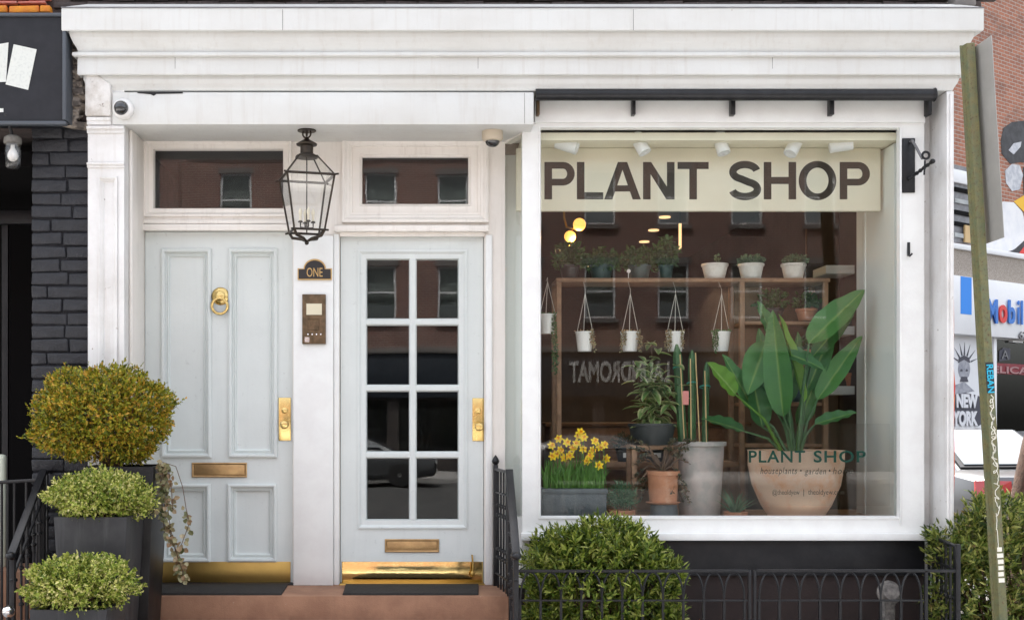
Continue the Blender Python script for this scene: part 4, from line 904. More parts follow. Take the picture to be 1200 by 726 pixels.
def bush(name, parent, m, c, rad, n, per, L_, W_, seed, zmin=-.6, spread=.55, up=.35, inner=.45, sprig=.06, boxy=1.0, la=1.0):
    r = random.Random(seed); mb = MB(); c = Vector(c); rad = Vector(rad)
    for i in range(n):
        v = rv(r)
        if v.z < zmin: continue
        if boxy != 1:
            v = Vector([math.copysign(abs(q)**boxy, q) for q in v]); 
        dep = 1 if r.random() > inner else r.uniform(.45, .95)
        k = (1+(lump(v, seed)-1)*la)*dep*(r.uniform(1.03, 1.16) if r.random() < .05 else 1); sz = r.uniform(.72, 1.28)
        p = c+Vector((v.x*rad.x, v.y*rad.y, v.z*rad.z))*k
        ax = (Vector((v.x/rad.x, v.y/rad.y, v.z/rad.z)).normalized()+rv(r)*spread+Vector((0, 0, up))).normalized()
        for j in range(per):
            t_ = j/max(1, per-1); q = p+ax*(t_-.5)*sprig
            d = (ax*(.35+t_*.6)+rv(r)*.8).normalized()
            add_leaf(mb, q, d, (ax+rv(r)*.5), L_*sz*r.uniform(.7, 1.25), W_*sz*r.uniform(.75, 1.25), r.uniform(.05, .4))
    o = mb.build(name, m, parent); return o
def twigs(parent, c, rad, base, n, seed, r0=.008, m='twig', name='branches'):
    r = random.Random(seed); mb = MB(); c = Vector(c)
    for i in range(n):
        v = rv(r); v.z = abs(v.z)*.9-.15; e_ = c+Vector((v.x*rad[0], v.y*rad[1], v.z*rad[2]))*r.uniform(.6, .98)
        b = Vector(base)+Vector((r.uniform(-1, 1)*.04, r.uniform(-1, 1)*.03, 0)); md = b.lerp(e_, .5)+rv(r)*.04
        mb.tube([b, md, e_], [r0, r0*.7, r0*.3], 5)
    return mb.build(name, m, parent)

# ================================================================== PLANTERS LEFT OF THE STEPS
def tub(t, cx_, cy_, z0, z1, wt, wb, m, rim=.02):
    def sqr(h, z): return [(cx_-h, cy_-h, z), (cx_+h, cy_-h, z), (cx_+h, cy_+h, z), (cx_-h, cy_+h, z)]
    rings = [sqr(wb, z0), sqr(wt, z1), sqr(wt-rim, z1), sqr(wt-rim-.006, z1-.05)]
    mb = MB(); mb.v = [p for q in rings for p in q]
    for i in range(3):
        for j in range(4): mb.f.append((i*4+j, i*4+(j+1) % 4, i*4+4+(j+1) % 4, i*4+4+j))
    mb.f.append((3, 2, 1, 0))
    mb.build('tub', m, t, bevel=.004)
    MB().box(cx_-wt+rim+.004, cx_+wt-rim-.004, cy_-wt+rim+.004, cy_+wt-rim-.004, z1-.07, z1-.035).build('soil', 'soil', t)
y = -.28
tp = thing('planter', (X(146, y), y-.0, ZST-rr), 'tall black planter with round orange-tinged boxwood, hindmost of three', 'planter', 'planters on the steps')
cx_ = X(147, y); tub(tp, cx_, y+.02, ZST-rr, Z(545, y), .215, .17, 'black_planter')
c = (X(120, y-.0), y+.0, Z(487, y)); 
bush('foliage', tp, 'box_leaf', c, (.385, .30, .285), 3400, 9, .021, .0115, 2.6, zmin=-.93, sprig=.06, inner=.42, boxy=.92, spread=.6, la=.6)
twigs(tp, c, (.42, .3, .3), (cx_-.06, y, Z(548, y)), 34, 4)
y = -.66
tp = thing('planter', (X(117, y), y, ZST-2*rr), 'charcoal planter with pale variegated shrub, middle of three', 'planter', 'planters on the steps')
cx_ = X(117.5, y); tub(tp, cx_, y+.0, ZST-2*rr, Z(602, y), .205, .165, 'charcoal_planter')
c = (X(121, y), y-.02, Z(583, y)); bush('foliage', tp, 'pale_leaf', c, (.275, .22, .135), 1500, 8, .019, .0115, 5.7, zmin=-.75, sprig=.06, up=.25)
twigs(tp, c, (.26, .2, .12), (cx_, y, Z(605, y)), 16, 6)
y = -1.06
tp = thing('planter', (X(93, y), y, ZST-3*rr), 'charcoal planter with pale green shrub, lowest and nearest of three', 'planter', 'planters on the steps')
cx_ = X(93, y); tub(tp, cx_, y, ZST-3*rr, Z(707, y), .205, .165, 'charcoal_planter')
c = (X(95, y), y-.02, Z(684, y)); bush('foliage', tp, 'pale_leaf', c, (.275, .22, .135), 1500, 8, .019, .0115, 9.2, zmin=-.75, sprig=.06, up=.25)
twigs(tp, c, (.26, .2, .12), (cx_, y, Z(710, y)), 16, 8)
# trailing ivy
r = random.Random(21); y = -.4
iv = thing('trailing_ivy', P(190, 545, y), 'variegated ivy trailing from the tall black planter beside the panelled door', 'plant')
mb = MB(); lv = MB()
strands = [[(188, 543), (194, 560), (196, 590), (200, 620), (208, 650), (212, 672)], [(190, 545), (192, 575), (194, 605), (204, 640), (214, 668), (216, 680)], [(190, 541), (206, 546), (214, 570), (218, 595), (222, 612), (214, 634), (211, 642)],
           [(187, 545), (190, 566), (190, 600), (194, 630)], [(189, 543), (198, 552), (201, 575), (203, 600)]]
for s_ in strands:
    pts = [P(a, b, y+r.uniform(-.03, .03)) for a, b in s_]; mb.tube(pts, .0025, 5)
    for i in range(len(pts)-1):
        for k in range(13):
            if s_[1][0] == 206 and r.random() > (.06 if i < 3 else .5): continue
            p = pts[i].lerp(pts[i+1], r.random())+rv(r)*.022
            d = (rv(r)+Vector((0, -.2, -.5))); add_leaf(lv, p, d, Vector((0, -1, .2))+rv(r)*.6, r.uniform(.025, .045), r.uniform(.022, .038), .15)
mb.build('stem', 'twig', iv); lv.build('leaves', 'ivy_leaf', iv)

# ================================================================== SHRUB UNDER THE WINDOW, HEDGE
y = -.06
sh = thing('window_shrub', (X(703, y), y, 0), 'rounded green shrub behind the fence under the left half of the window', 'shrub')
c = (X(703, y), y, Z(692, y)); bush('foliage', sh, 'shrub_leaf', c, (.465, .20, .42), 2000, 11, .046, .0125, 3.3, zmin=-.9, spread=.4, up=.75, inner=.35, sprig=.10, boxy=.95, la=.8)
twigs(sh, c, (.45, .15, .4), (X(703, y), y, .02), 40, 12, .012)
y = -.12
hg = thing('corner_hedge', (X(1155, y), y, 0), 'dense green hedge right of the window behind the leaning signpost', 'hedge')
hx = 3.70; c = (hx, y+.13, .62); bush('foliage', hg, 'hedge_leaf', c, (.46, .20, .52), 2100, 11, .05, .0135, 7.9, zmin=-.9, spread=.4, up=.7, inner=.35, sprig=.12, boxy=.75)
twigs(hg, c, (.45, .3, .45), (hx, y+.1, .02), 40, 14, .012)

# ================================================================== SIGNPOST (leaning, green)
yS = -1.0
p0 = P(1174, 726, yS); p1 = P(1135.5, 52, yS); dv = (p1-p0).normalized(); base_ = p0-dv*(p0.z/dv.z)
sg = thing('signpost', base_, 'leaning green rusty street signpost with stickers and a grey sign seen from behind', 'signpost')
Lp = (p1-base_).length
rot = Matrix.Translation(base_)@Matrix(((Vector((0, 1, 0)).cross(dv)).normalized(), Vector((0, 1, 0)), dv)).transposed().to_4x4()
hw = .032
prf = [(-.044, .012), (-.030, .012), (-.024, -.026), (.020, -.026), (.033, .012), (.039, .012), (.039, .020), (.028, .020), (.015, -.018), (-.020, -.018), (-.026, .020), (-.044, .020)]
mb = MB(); n_ = len(prf); mb.v = [(a, b, 0) for a, b in prf]+[(a*1.0, b, Lp) for a, b in prf]
mb.f = [(i, (i+1) % n_, (i+1) % n_+n_, i+n_) for i in range(n_)]+[tuple(range(n_, 2*n_))]
mb.build('post', 'post_green', sg, M4=rot, bevel=.0015, recalc=True)
zt_, zb_ = Z(40, yS-.12), Z(281, yS-.12)
def onpost(z): k = (z-base_.z)/dv.z; return base_+dv*k
a, b = onpost(zt_), onpost(zb_)
ofs = .046
mb = MB().add([(a.x+ofs-.01, yS+.05, zt_-.03), (a.x+ofs+.016, yS-.13, zt_-.01), (b.x+ofs+.020, yS-.13, zb_+.012), (b.x+ofs-.004, yS+.05, zb_), 
               (a.x+ofs-.007, yS+.05, zt_-.03), (a.x+ofs+.019, yS-.13, zt_-.01), (b.x+ofs+.023, yS-.13, zb_+.012), (b.x+ofs-.001, yS+.05, zb_)],
              [(0, 1, 2, 3), (7, 6, 5, 4), (0, 4, 5, 1), (1, 5, 6, 2), (2, 6, 7, 3), (3, 7, 4, 0)])
mb.build('sign_panel', 'sign_back', sg, recalc=True)
def quad_on_post(nm, m, py0, py1, wl, wr, off=.0285):
    a_, b_ = onpost(Z(py0, yS)), onpost(Z(py1, yS)); ux = (Vector((0, 1, 0)).cross(dv)).normalized()
    return MB().add([a_+ux*wl+Vector((0, -off, 0)), a_+ux*wr+Vector((0, -off, 0)), b_+ux*wr+Vector((0, -off, 0)), b_+ux*wl+Vector((0, -off, 0)),
              a_+ux*wl+Vector((0, -off+.002, 0)), a_+ux*wr+Vector((0, -off+.002, 0)), b_+ux*wr+Vector((0, -off+.002, 0)), b_+ux*wl+Vector((0, -off+.002, 0))],
             [(0, 1, 2, 3), (7, 6, 5, 4), (0, 4, 5, 1), (1, 5, 6, 2), (2, 6, 7, 3), (3, 7, 4, 0)]).build(nm, m, sg, recalc=True)
quad_on_post('sticker', 'sticker_black', 424.5, 460, -.023, .020)
ux = (Vector((0, 1, 0)).cross(dv)).normalized()
r = random.Random(8)
def scrib(m, py0, py1, n, w0, w1, off, th, nm, per=1.0):
    pts = []; 
    for i in range(n):
        f_ = i/(n-1); b_ = onpost(Z(py0+(py1-py0)*f_, yS)); ph_ = f_*per*6.283
        pts.append(b_+ux*((w0+w1)/2+(w1-w0)/2*math.sin(ph_+1.3*math.sin(ph_*.37)+r.uniform(-.3, .3))*r.uniform(.5, 1))+Vector((0, -off, 0))+dv*(.018*math.cos(ph_*.9+1.5*math.sin(ph_*.23))))
    MB().tube(pts, th, 4).build(nm, m, sg)
text('sticker_text', 'REBAN', 'sticker_cyan', sg, onpost(Z(427, yS))+Vector((0, -.030, 0))-ux*.019, -dv, ux, .155, .036, bold=.02)
scrib('marker_white', 466, 500, 40, -.014, .012, .028, .0026, 'tag_scrawl', 6); scrib('marker_white', 503, 545, 50, -.018, .015, .028, .0026, 'tag_scrawl', 8)
scrib('marker_white', 545, 602, 60, -.016, .016, .028, .0022, 'tag_scrawl', 5); scrib('marker_white', 604, 640, 30, -.016, -.008, .028, .002, 'tag_scrawl', 1.5)
for k in range(6): quad_on_post('paper_strip', 'marker_white', 640+k*7.2, 645+k*7.2, -.024+r.uniform(0, .01), .018-r.uniform(0, .012))

# ================================================================== INTERIOR: SHELVES, LIGHTS
def tapered_pot(parent, c, r0, r1, h, m, rim=.006, lip=.02, name='pot', n=24):
    o = MB().lathe([(r0, 0), (r1, h-lip), (r1+rim, h-lip+.002), (r1+rim, h), (r1-.004, h), (r1-.010, h-.02), (0.0, h-.022)], c, n).build(name, m, parent, smooth=True); return o
ysh = .98
su = thing('plant_shelf', (X(810, ysh), ysh, ZF), 'wooden plant shelf unit standing behind the window display', 'shelf')
zsh = Z(325.5, ysh)
MB().box(X(652, ysh), X(973, ysh), ysh, ysh+.34, zsh-.028, zsh).build('top_board', 'shelf_wood', su, bevel=.003)
for px in (655, 870, 968):
    for dy in (0, .3): MB().box(X(px-3, ysh), X(px+3, ysh), ysh+dy+.001, ysh+dy+.035, ZF, zsh-.029).build('post', 'shelf_wood', su, bevel=.003)
for py in (376, 426, 471, 520):
    MB().box(X(873.5, ysh), X(964.5, ysh), ysh+.01, ysh+.33, Z(py+4, ysh), Z(py, ysh)).build('board', 'shelf_wood', su, bevel=.003)
MB().box(X(658.5, ysh), X(866.5, ysh), ysh+.01, ysh+.33, Z(547, ysh), Z(541, ysh)).build('board', 'shelf_wood', su, bevel=.003)
MB().box(X(658.5, ysh), X(866.5, ysh), ysh+.3, ysh+.33, Z(601, ysh), Z(552, ysh)).build('lower_board', 'shelf_wood', su, bevel=.003)
# three white pots on the shelf
wp = [(838.5, 15.5, .3, 'white ceramic pot with a single sprig on the shelf, leftmost of three'), (881, 15, 1, 'white ceramic pot with green succulents on the shelf, middle of three'), (931, 14.5, 1.05, 'white ceramic pot with drooping grey-green succulents on the shelf, rightmost of three')]
for i, (px, hw_, amt, lab) in enumerate(wp):
    c = Vector((X(px, ysh+.08), ysh+.1, zsh+.001)); s_ = 1/S(ysh+.08)
    t = thing('white_pot', c, lab, 'potted plant', 'white pots on the shelf'); tapered_pot(t, c, hw_*.72*s_, hw_*.95*s_, 18*s_, 'ceramic_white', .006, .018)
    if amt > .5: bush('foliage', t, 'succulent_leaf', c+Vector((.01*(i-1)*2, -.0, .125)), (.085, .07, .035), 150, 6, .022, .014, i+2.2, zmin=-.3, sprig=.02, up=.4)
    else: bush('foliage', t, 'succulent_leaf', c+Vector((.01, 0, .14)), (.02, .02, .04), 14, 5, .02, .01, 1.2, sprig=.02)
# trailing plants on the shelf top, left part
tl_ = [(668, .07, .20, 'small trailing plant in a dark pot at the left end of the shelf top'), (705, .085, .15, 'bushy plant in a teal pot on the shelf top, second from left'), (750, .08, .17, 'bushy plant in a teal pot on the shelf top near a white tag'), (781, .05, .24, 'narrow leafy plant on the shelf top below the warm ceiling spots')]
for i, (px, rr_, hh_, lab) in enumerate(tl_):
    c = Vector((X(px, ysh+.15), ysh+.17, zsh+.001)); t = thing('shelf_plant', c, lab, 'potted plant', 'plants on the shelf top'); tapered_pot(t, c, rr_*.75, rr_, .11, 'teal_pot' if i else 'dark_pot')
    bush('foliage', t, 'dark_plant_leaf', c+Vector((0, 0, .07+hh_*.45)), (rr_*1.35, rr_, hh_*.42), 130, 6, .035, .02, i+4.4, zmin=-.8, sprig=.04)
q = Vector((X(737, ysh), ysh+.02, zsh)); o = MB().lathe([(.012, 0), (.014, .01), (.014, .014), (0, .015)], q+Vector((0, 0, .05)), 14, Matrix.Rotation(R(90), 4, 'X')).box(q.x-.002, q.x+.002, ysh+.018, ysh+.022, zsh+.001, zsh+.045).build('plant_tag', 'plastic_white', None); tag(o, 'round white tag standing on the shelf top among trailing plants', 'tag')
# hanging pots
yh = .90
hpx = [(641, 8, 'white hanging pot cut by the left window edge'), (685, 0, 'white hanging pot nearest the left shelf post, leaves on its right side'), (738, 1, 'white hanging pot second of four, trailing leaves on its left'), (791, 1, 'white hanging pot third of four above the cactus stakes'), (845, 2, 'white hanging pot rightmost with dark strings of leaves over its rim')]
for i, (px, typ, lab) in enumerate(hpx):
    s_ = 1/S(yh); top = Z(388.5, yh) if i else Z(368, yh); c = Vector((X(px, yh), yh, top-23*s_))
    t = thing('hanging_pot', c, lab, 'hanging pot', 'white hanging pots'); tapered_pot(t, c, 8*s_, 10.6*s_, 23*s_, 'plastic_white', .003, .012, n=20)
    apex = Vector((c.x+.004, yh, Z(344, yh) if i else Z(330, yh)))
    for k, a in enumerate((0.3, 2.4, 4.5)): MB().tube([apex, (c.x+10.6*s_*math.cos(a), yh+10.6*s_*math.sin(a), top)], .0022, 5).build('cord', 'cord', t)
    MB().tube([apex, (apex.x, yh, apex.z+.03), (apex.x, ysh+.02, zsh-.02)], .0018, 5).build('hanger', 'cord', t)
    r = random.Random(30+i); lv = MB()
    for s2 in range({0: 3, 1: 5, 2: 4, 8: 3}[typ]):
        sd_ = {0: 1, 1: (-1 if s2 < 3 else 1) if i == 2 else (1 if s2 % 2 else -1), 2: -1, 8: 1}[typ]
        st_p = Vector((c.x+sd_*r.uniform(5, 11)*s_, yh-.04, top+.006)); ln_ = r.uniform(.08, .17) if typ != 8 else r.uniform(.3, .5)
        for k in range(int(26*ln_/.1)):
            f_ = k/26*.1/ln_; p = st_p+Vector((sd_*.015*f_+r.uniform(-.006, .006), -.012, -ln_*f_)); add_leaf(lv, p, rv(r)+Vector((0, -.4, -.4)), rv(r)+Vector((0, -1, 0)), r.uniform(.012, .02), r.uniform(.009, .013))
    for k in range(40 if typ == 2 else 22): add_leaf(lv, Vector((c.x+r.uniform(-10, 10)*s_, yh+r.uniform(-.04, .04), top)), rv(r)+Vector((0, 0, .5)), rv(r), .022, .013)
    lv.build('leaves', 'ivy_leaf' if typ in (0, 1) else 'dark_plant_leaf', t)
# things on the side shelves and in the shelf unit
def small_plant(px, py, Y, w_, h, potm, leafm, label, fol=1.0, cat='potted plant', lw=.03, nm='potted_plant'):
    s_ = 1/S(Y); c = Vector((X(px, Y), Y, Z(py, Y)+.001)); t = thing(nm, c, label, cat)
    tapered_pot(t, c, w_*.36*s_, w_*.48*s_, h*s_, potm)
    if fol: bush('foliage', t, leafm, c+Vector((0, 0, h*s_+.05*fol)), (w_*.6*s_*fol, .06*fol, .07*fol), int(110*fol), 5, lw, lw*.55, px*.1, zmin=-.6, sprig=.03)
    return t
small_plant(905, 376, ysh+.16, 26, 14, 'dark_pot', 'dark_plant_leaf', 'dark pot with leafy plant on the upper compartment of the shelf unit', 1)
small_plant(945, 376, ysh+.16, 24, 14, 'terracotta', 'dark_plant_leaf', 'terracotta pot on the upper compartment of the shelf unit behind the large leaf', .9)
small_plant(946, 426, ysh+.16, 26, 16, 'terracotta', 'dark_plant_leaf', 'terracotta pot on the second compartment of the shelf unit', .7)
small_plant(900, 471, ysh+.16, 28, 18, 'teal_pot', 'dark_plant_leaf', 'teal pot on the lowest visible compartment of the shelf unit, left', .8)
small_plant(940, 471, ysh+.16, 30, 18, 'teal_pot', 'dark_plant_leaf', 'teal pot on the lowest visible compartment of the shelf unit, right', .8)
small_plant(1000, 452, 1.42, 20, 15, 'terracotta', 'dark_plant_leaf', 'terracotta pot on the lowest white wall shelf at the right', .35)
c = P(995, 382, 1.40); t = thing('seed_tray', c, 'dark green tray of seedlings with white label on the middle white wall shelf', 'tray')
MB().box(c.x-.16, c.x+.11, 1.36, 1.5, c.z+.001, c.z+.11).build('tray', 'teal_pot', t, bevel=.006); box('label_card', 'plastic_white', t, c.x+.02, c.x+.06, 1.353, 1.359, c.z+.04, c.z+.07)
bush('seedlings', t, 'dark_plant_leaf', c+Vector((-.02, .03, .12)), (.12, .05, .035), 50, 5, .025, .015, 3.9, sprig=.02)
pf = thing('picture_frame', P(968, 305, 2.4), 'empty wooden frame leaning in the back of the shop', 'frame')
a, b = P(945, 312, 2.4), P(992, 268, 2.4)
MB().holes(a.x, b.x, a.z, b.z, [(a.x+.05, b.x-.05, a.z+.05, b.z-.05)], 2.4, 2.43).build('moulding', 'wood_frame', pf); box('backing', 'interior_dark', pf, a.x+.03, b.x-.03, 2.432, 2.44, a.z+.03, b.z-.03)
ct = thing('back_counter', (2.2, 4.2, ZF), 'dark counter deep inside the shop', 'counter'); MB().box(1.2, 3.1, 4, 4.6, ZF, ZF+1.0).build('body', 'shelf_wood', ct, bevel=.01); MB().box(1.15, 3.14, 3.96, 4.64, ZF+1.001, ZF+1.04).build('top', 'wood_frame', ct, bevel=.006)
# track lights
for i, (px, py, an, lab) in enumerate(((664, 170, -60, 'first from left'), (750, 168, 25, 'second from left'), (845, 168, 12, 'third from left'), (931, 170, -30, 'fourth from left'), (985, 170, -70, 'rightmost'))):
    Yt = .36; c = P(px, py, Yt); t = thing('track_light', (c.x, Yt, zc2), 'white cylinder track light above the shop letters, '+lab, 'spotlight', 'track lights in the window')
    MB().tube([(c.x, Yt, zc2-.001), (c.x, Yt, c.z+.02)], .006, 8).box(c.x-.02, c.x+.02, Yt-.02, Yt+.02, zc2-.02, zc2-.001).build('stem', 'fixture_white', t)
    dv_ = Vector((math.sin(R(an)), -.25, -math.cos(R(an)))).normalized()
    if an == -60 or an == -70: dv_ = Vector((.85, -.3, -.35)).normalized() if i == 0 else Vector((.85, -.2, .1)).normalized()
    MB().lathe([(.03, -.075), (.043, -.07), (.044, .075), (.038, .075), (.036, .06), (0, .05)], c, 20, dv_.to_track_quat('Z', 'Y').to_matrix().to_4x4()).build('barrel', 'fixture_white', t, smooth=True)
# warm lamps
yw = 1.9; c = P(672, 300, yw)
wl = thing('warm_lamp', (c.x, yw, ZC), 'lamp with two glowing round bulbs inside the shop at the upper left of the window', 'lamp')
b1, b2 = P(679, 263, yw-.1), P(668, 277, yw)
MB().sphere(b1, .05, 18, 12).build('bulb', 'bulb_warm', wl, smooth=True); MB().sphere(b2, .046, 18, 12).build('bulb', 'bulb_warm', wl, smooth=True)
ld = bpy.data.lights.new('warm_lamp_light', 'POINT'); ld.energy = 4; ld.color = (1, .66, .35); ld.shadow_soft_size = .06; lo_ = bpy.data.objects.new('warm_lamp_light', ld); col.objects.link(lo_); lo_.location = (b1+b2)/2+Vector((.02, 0, -.1))
MB().tube([P(664, 300, yw), P(668, 289, yw), P(662, 284, yw)], .01, 8).tube([P(672, 268, yw-.05), P(664, 266, yw), P(661, 255, yw), (P(661, 255, yw).x, yw, ZC)], .009, 8).build('arm', 'brass_worn', wl, smooth=True)
yc = 3.0; c = P(797, 290, yc); cl = thing('column_lamp', (c.x, yc, ZC), 'slim warm vertical lamp deep inside the shop', 'lamp')
MB().tube([P(797, 262, yc), P(797, 292, yc)], .013, 12).build('tube', 'spot_warm', cl, smooth=True); MB().tube([P(797, 262, yc), (P(797, 262, yc).x, yc, ZC)], .006, 6).build('cord', 'iron', cl)

# ================================================================== WINDOW DISPLAY PLANTS
ZP = Z(606, .4)-.01+.001
# daffodils in a long slate planter
yq = .42; x0, x1 = X(634, yq), X(709, yq); zt_ = Z(572, yq)
df = thing('daffodil_trough', ((x0+x1)/2, yq, ZP), 'slate grey trough of yellow daffodils in the window corner', 'planter')
mb = MB(); mb.box(x0, x1, yq-.09, yq+.10, ZP, zt_).build('trough', 'slate_grey', df, bevel=.015)
MB().box(x0-.006, x1+.006, yq-.096, yq+.106, zt_-.03, zt_+.004).build('rim', 'slate_grey', df, bevel=.006)
r = random.Random(17); lv = MB()
def blade(mb, b, tip, w_, bend):
    n = 5; o = len(mb.v); dv_ = tip-b; sd_ = Vector((1, r.uniform(-.5, .5), 0)).normalized()
    for i in range(n+1):
        f_ = i/n; p = b+dv_*f_+bend*(f_*f_); ww = w_*(1-f_**3)*(.6+.4*math.sin(min(1, f_*3)*1.57))
        mb.v += [tuple(p-sd_*ww), tuple(p+sd_*ww)]
    for i in range(n): a_ = o+2*i; mb.f.append((a_, a_+1, a_+3, a_+2))
for k in range(260):
    b = Vector((r.uniform(x0+.02, x1-.02), yq+r.uniform(-.07, .08), zt_)); h = r.uniform(.12, .24)
    blade(lv, b, b+Vector((r.uniform(-.04, .04), r.uniform(-.04, .04), h)), r.uniform(.003, .006), Vector((r.uniform(-.06, .06), r.uniform(-.05, .03), -.02)))
lv.build('blades', 'grass_leaf', df)
fl = MB(); 
for k in range(6):
    a = k*math.pi/3; add_leaf(fl, Vector((0, 0, 0)), Vector((math.cos(a), math.sin(a), .12)), Vector((0, 0, 1)), .034, .021, .12)
fme = fl.build('flower', 'petal_yellow', df); EFFM = fme.data
tr_ = MB().lathe([(.006, 0), (.009, .010), (.012, .020), (.015, .026), (.011, .024), (.005, .006)], (0, 0, 0), 10).build('trumpet', 'petal_orange', fme, smooth=True); TRM = tr_.data
fpos = [(646, 522), (655, 514), (652, 532), (664, 518), (678, 510), (680, 506), (672, 525), (668, 533), (683, 526), (692, 534), (697, 517), (703, 523), (708, 521), (688, 540), (711, 537), (702, 545), (676, 519), (656, 527), (661, 536), (648, 534), (694, 527), (684, 512)]
stm = MB()
for i, (px, py) in enumerate(fpos):
    p = P(px, py, yq+r.uniform(-.08, .06)); d_ = Vector((r.uniform(-.7, .7), -1, r.uniform(-.1, .5))).normalized(); mx4 = Matrix.Translation(p)@d_.to_track_quat('Z', 'Y').to_matrix().to_4x4()@Matrix.Rotation(r.uniform(0, 1), 4, 'Z')
    if i == 0: fme.matrix_basis = mx4; EFF[fme] = mx4; tr_.matrix_parent_inverse = Matrix.Identity(4)
    else:
        f2 = place('flower', EFFM, df, mx4); t2 = bpy.data.objects.new('trumpet', TRM); col.objects.link(t2); t2.parent = f2
    stm.tube([(p.x+r.uniform(-.03, .03), p.y+.03, zt_), (p.x, p.y+.02, p.z-.03), tuple(p)], .003, 5)
stm.build('stems', 'grass_leaf', df)
# small herb in terracotta
def display_pot(px, y_, wt, top, m, label, leafm, rad, n, L_, W_, cz, seed, nm='potted_herb', saucer=False, base=None, **kw):
    s_ = 1/S(y_); z0 = ZP if base is None else base; c = Vector((X(px, y_), y_, z0)); t = thing(nm, c, label, 'potted plant')
    tapered_pot(t, c, wt*.40*s_, wt*.47*s_, Z(top, y_)-z0, m, .008, .03)
    if leafm: bush('foliage', t, leafm, (c.x, y_, Z(cz, y_)), rad, n, 6, L_, W_, seed, **kw)
    return t, c
display_pot(728, .42, 32, 597, 'terracotta', 'fine blue-green herb in a small terracotta pot in front of the display', 'blue_leaf', (.085, .07, .075), 300, .028, .005, 583, 6.1, zmin=-.8, sprig=.05, up=.8)
# jade plant in a terracotta pot on an upturned bucket
yj = .46; s_ = 1/S(yj); bz = Z(590, yj)
ub = MB().lathe([(17*s_, 0), (15*s_, bz-ZP), (0, bz-ZP)], (X(778, yj), yj, ZP), 24).build('upturned_pot', 'slate_grey', None, smooth=True); tag(ub, 'grey upturned pot serving as stand for the jade plant', 'pot')
t, c = display_pot(777, yj, 39, 551, 'terracotta', 'bronze-green jade plant in a terracotta pot on an upturned grey pot', None, 0, 0, 0, 0, 0, 0, nm='jade_plant', base=bz+.001)
MB().lathe([(.10, 0), (.118, .012), (.112, .014), (0, .008)], c, 24).build('saucer', 'terracotta', t, smooth=True)
jb = MB(); jl_ = MB(); r = random.Random(44)
for k in range(34):
    a = r.uniform(0, 6.283); e = Vector((c.x+r.uniform(-.24, .28), yj+r.uniform(-.10, .12), Z(r.choice([515, 525, 535, 545, 560, 575, 588]), yj)))
    b = Vector((c.x, yj, Z(551, yj))); md = b.lerp(e, .5)+Vector((0, 0, .06)); jb.tube([b, md, e], [.008, .006, .003], 5)
    for j in range(20):
        p = md.lerp(e, r.uniform(.3, 1.05)); add_leaf(jl_, p, rv(r)+Vector((0, -.2, .4)), rv(r), r.uniform(.018, .03), r.uniform(.012, .018), .1)
jb.build('branches', 'twig', t, smooth=True); jl_.build('foliage', 'jade_leaf', t)
# tall grey pot with columnar cactus and stakes
yc = .62; s_ = 1/S(yc); c = Vector((X(820, yc), yc, ZP)); t = thing('cactus_pot', c, 'tall columnar cacti with bamboo stakes in a large pale grey pot', 'potted plant')
hz_ = Z(517, yc)-ZP
MB().lathe([(23*s_, 0), (28*s_, hz_-.03), (30.5*s_, hz_-.028), (30.5*s_, hz_), (27*s_, hz_), (26*s_, hz_-.03), (0, hz_-.031)], c, 32).build('pot', 'stone_grey', t, smooth=True)
def ribbed(px, pt, pb, rad, lean):
    mb = MB(); n = 14; b, e = P(px, pb, yc), P(px+lean, pt, yc); o = 0; st = 24
    for i in range(st+1):
        f_ = i/st; p = b.lerp(e, f_); rr_ = rad*(1 if f_ < .85 else max(.25, math.cos((f_-.85)/.15*1.35)))
        for j in range(n): q = rr_*(1 if j % 2 else .80); a = 2*math.pi*j/n; mb.v.append((p.x+q*math.cos(a), p.y+q*math.sin(a), p.z))
    for i in range(st):
        for j in range(n): mb.f.append((i*n+j, i*n+(j+1) % n, (i+1)*n+(j+1) % n, (i+1)*n+j))
    mb.f.append(tuple(st*n+j for j in range(n))); mb.build('stem', 'cactus', t, smooth=True)
ribbed(800, 403, 518, .031, -7); ribbed(811, 410, 518, .027, 0); ribbed(826, 424, 518, .022, 2)
for px, a, b in ((799, 415, -2), (807, 420, 2), (817, 413, -2), (825, 434, 1)):
    MB().tube([P(px+3, 519, yc-.04), P(px+b, a, yc-.05)], .0045, 6).build('stake', 'bamboo', t)
for px, py in ((795, 431), (811, 449), (826, 453)): MB().torus(P(px, py, yc), .034, .005, (0, .3, 1), 16, 6).build('plant_tie', 'teal_tie', t)
box('paper_tag', 'pink_tag', t, X(800, yc-.05), X(807, yc-.05), yc-.052, yc-.05, Z(474, yc), Z(458, yc))
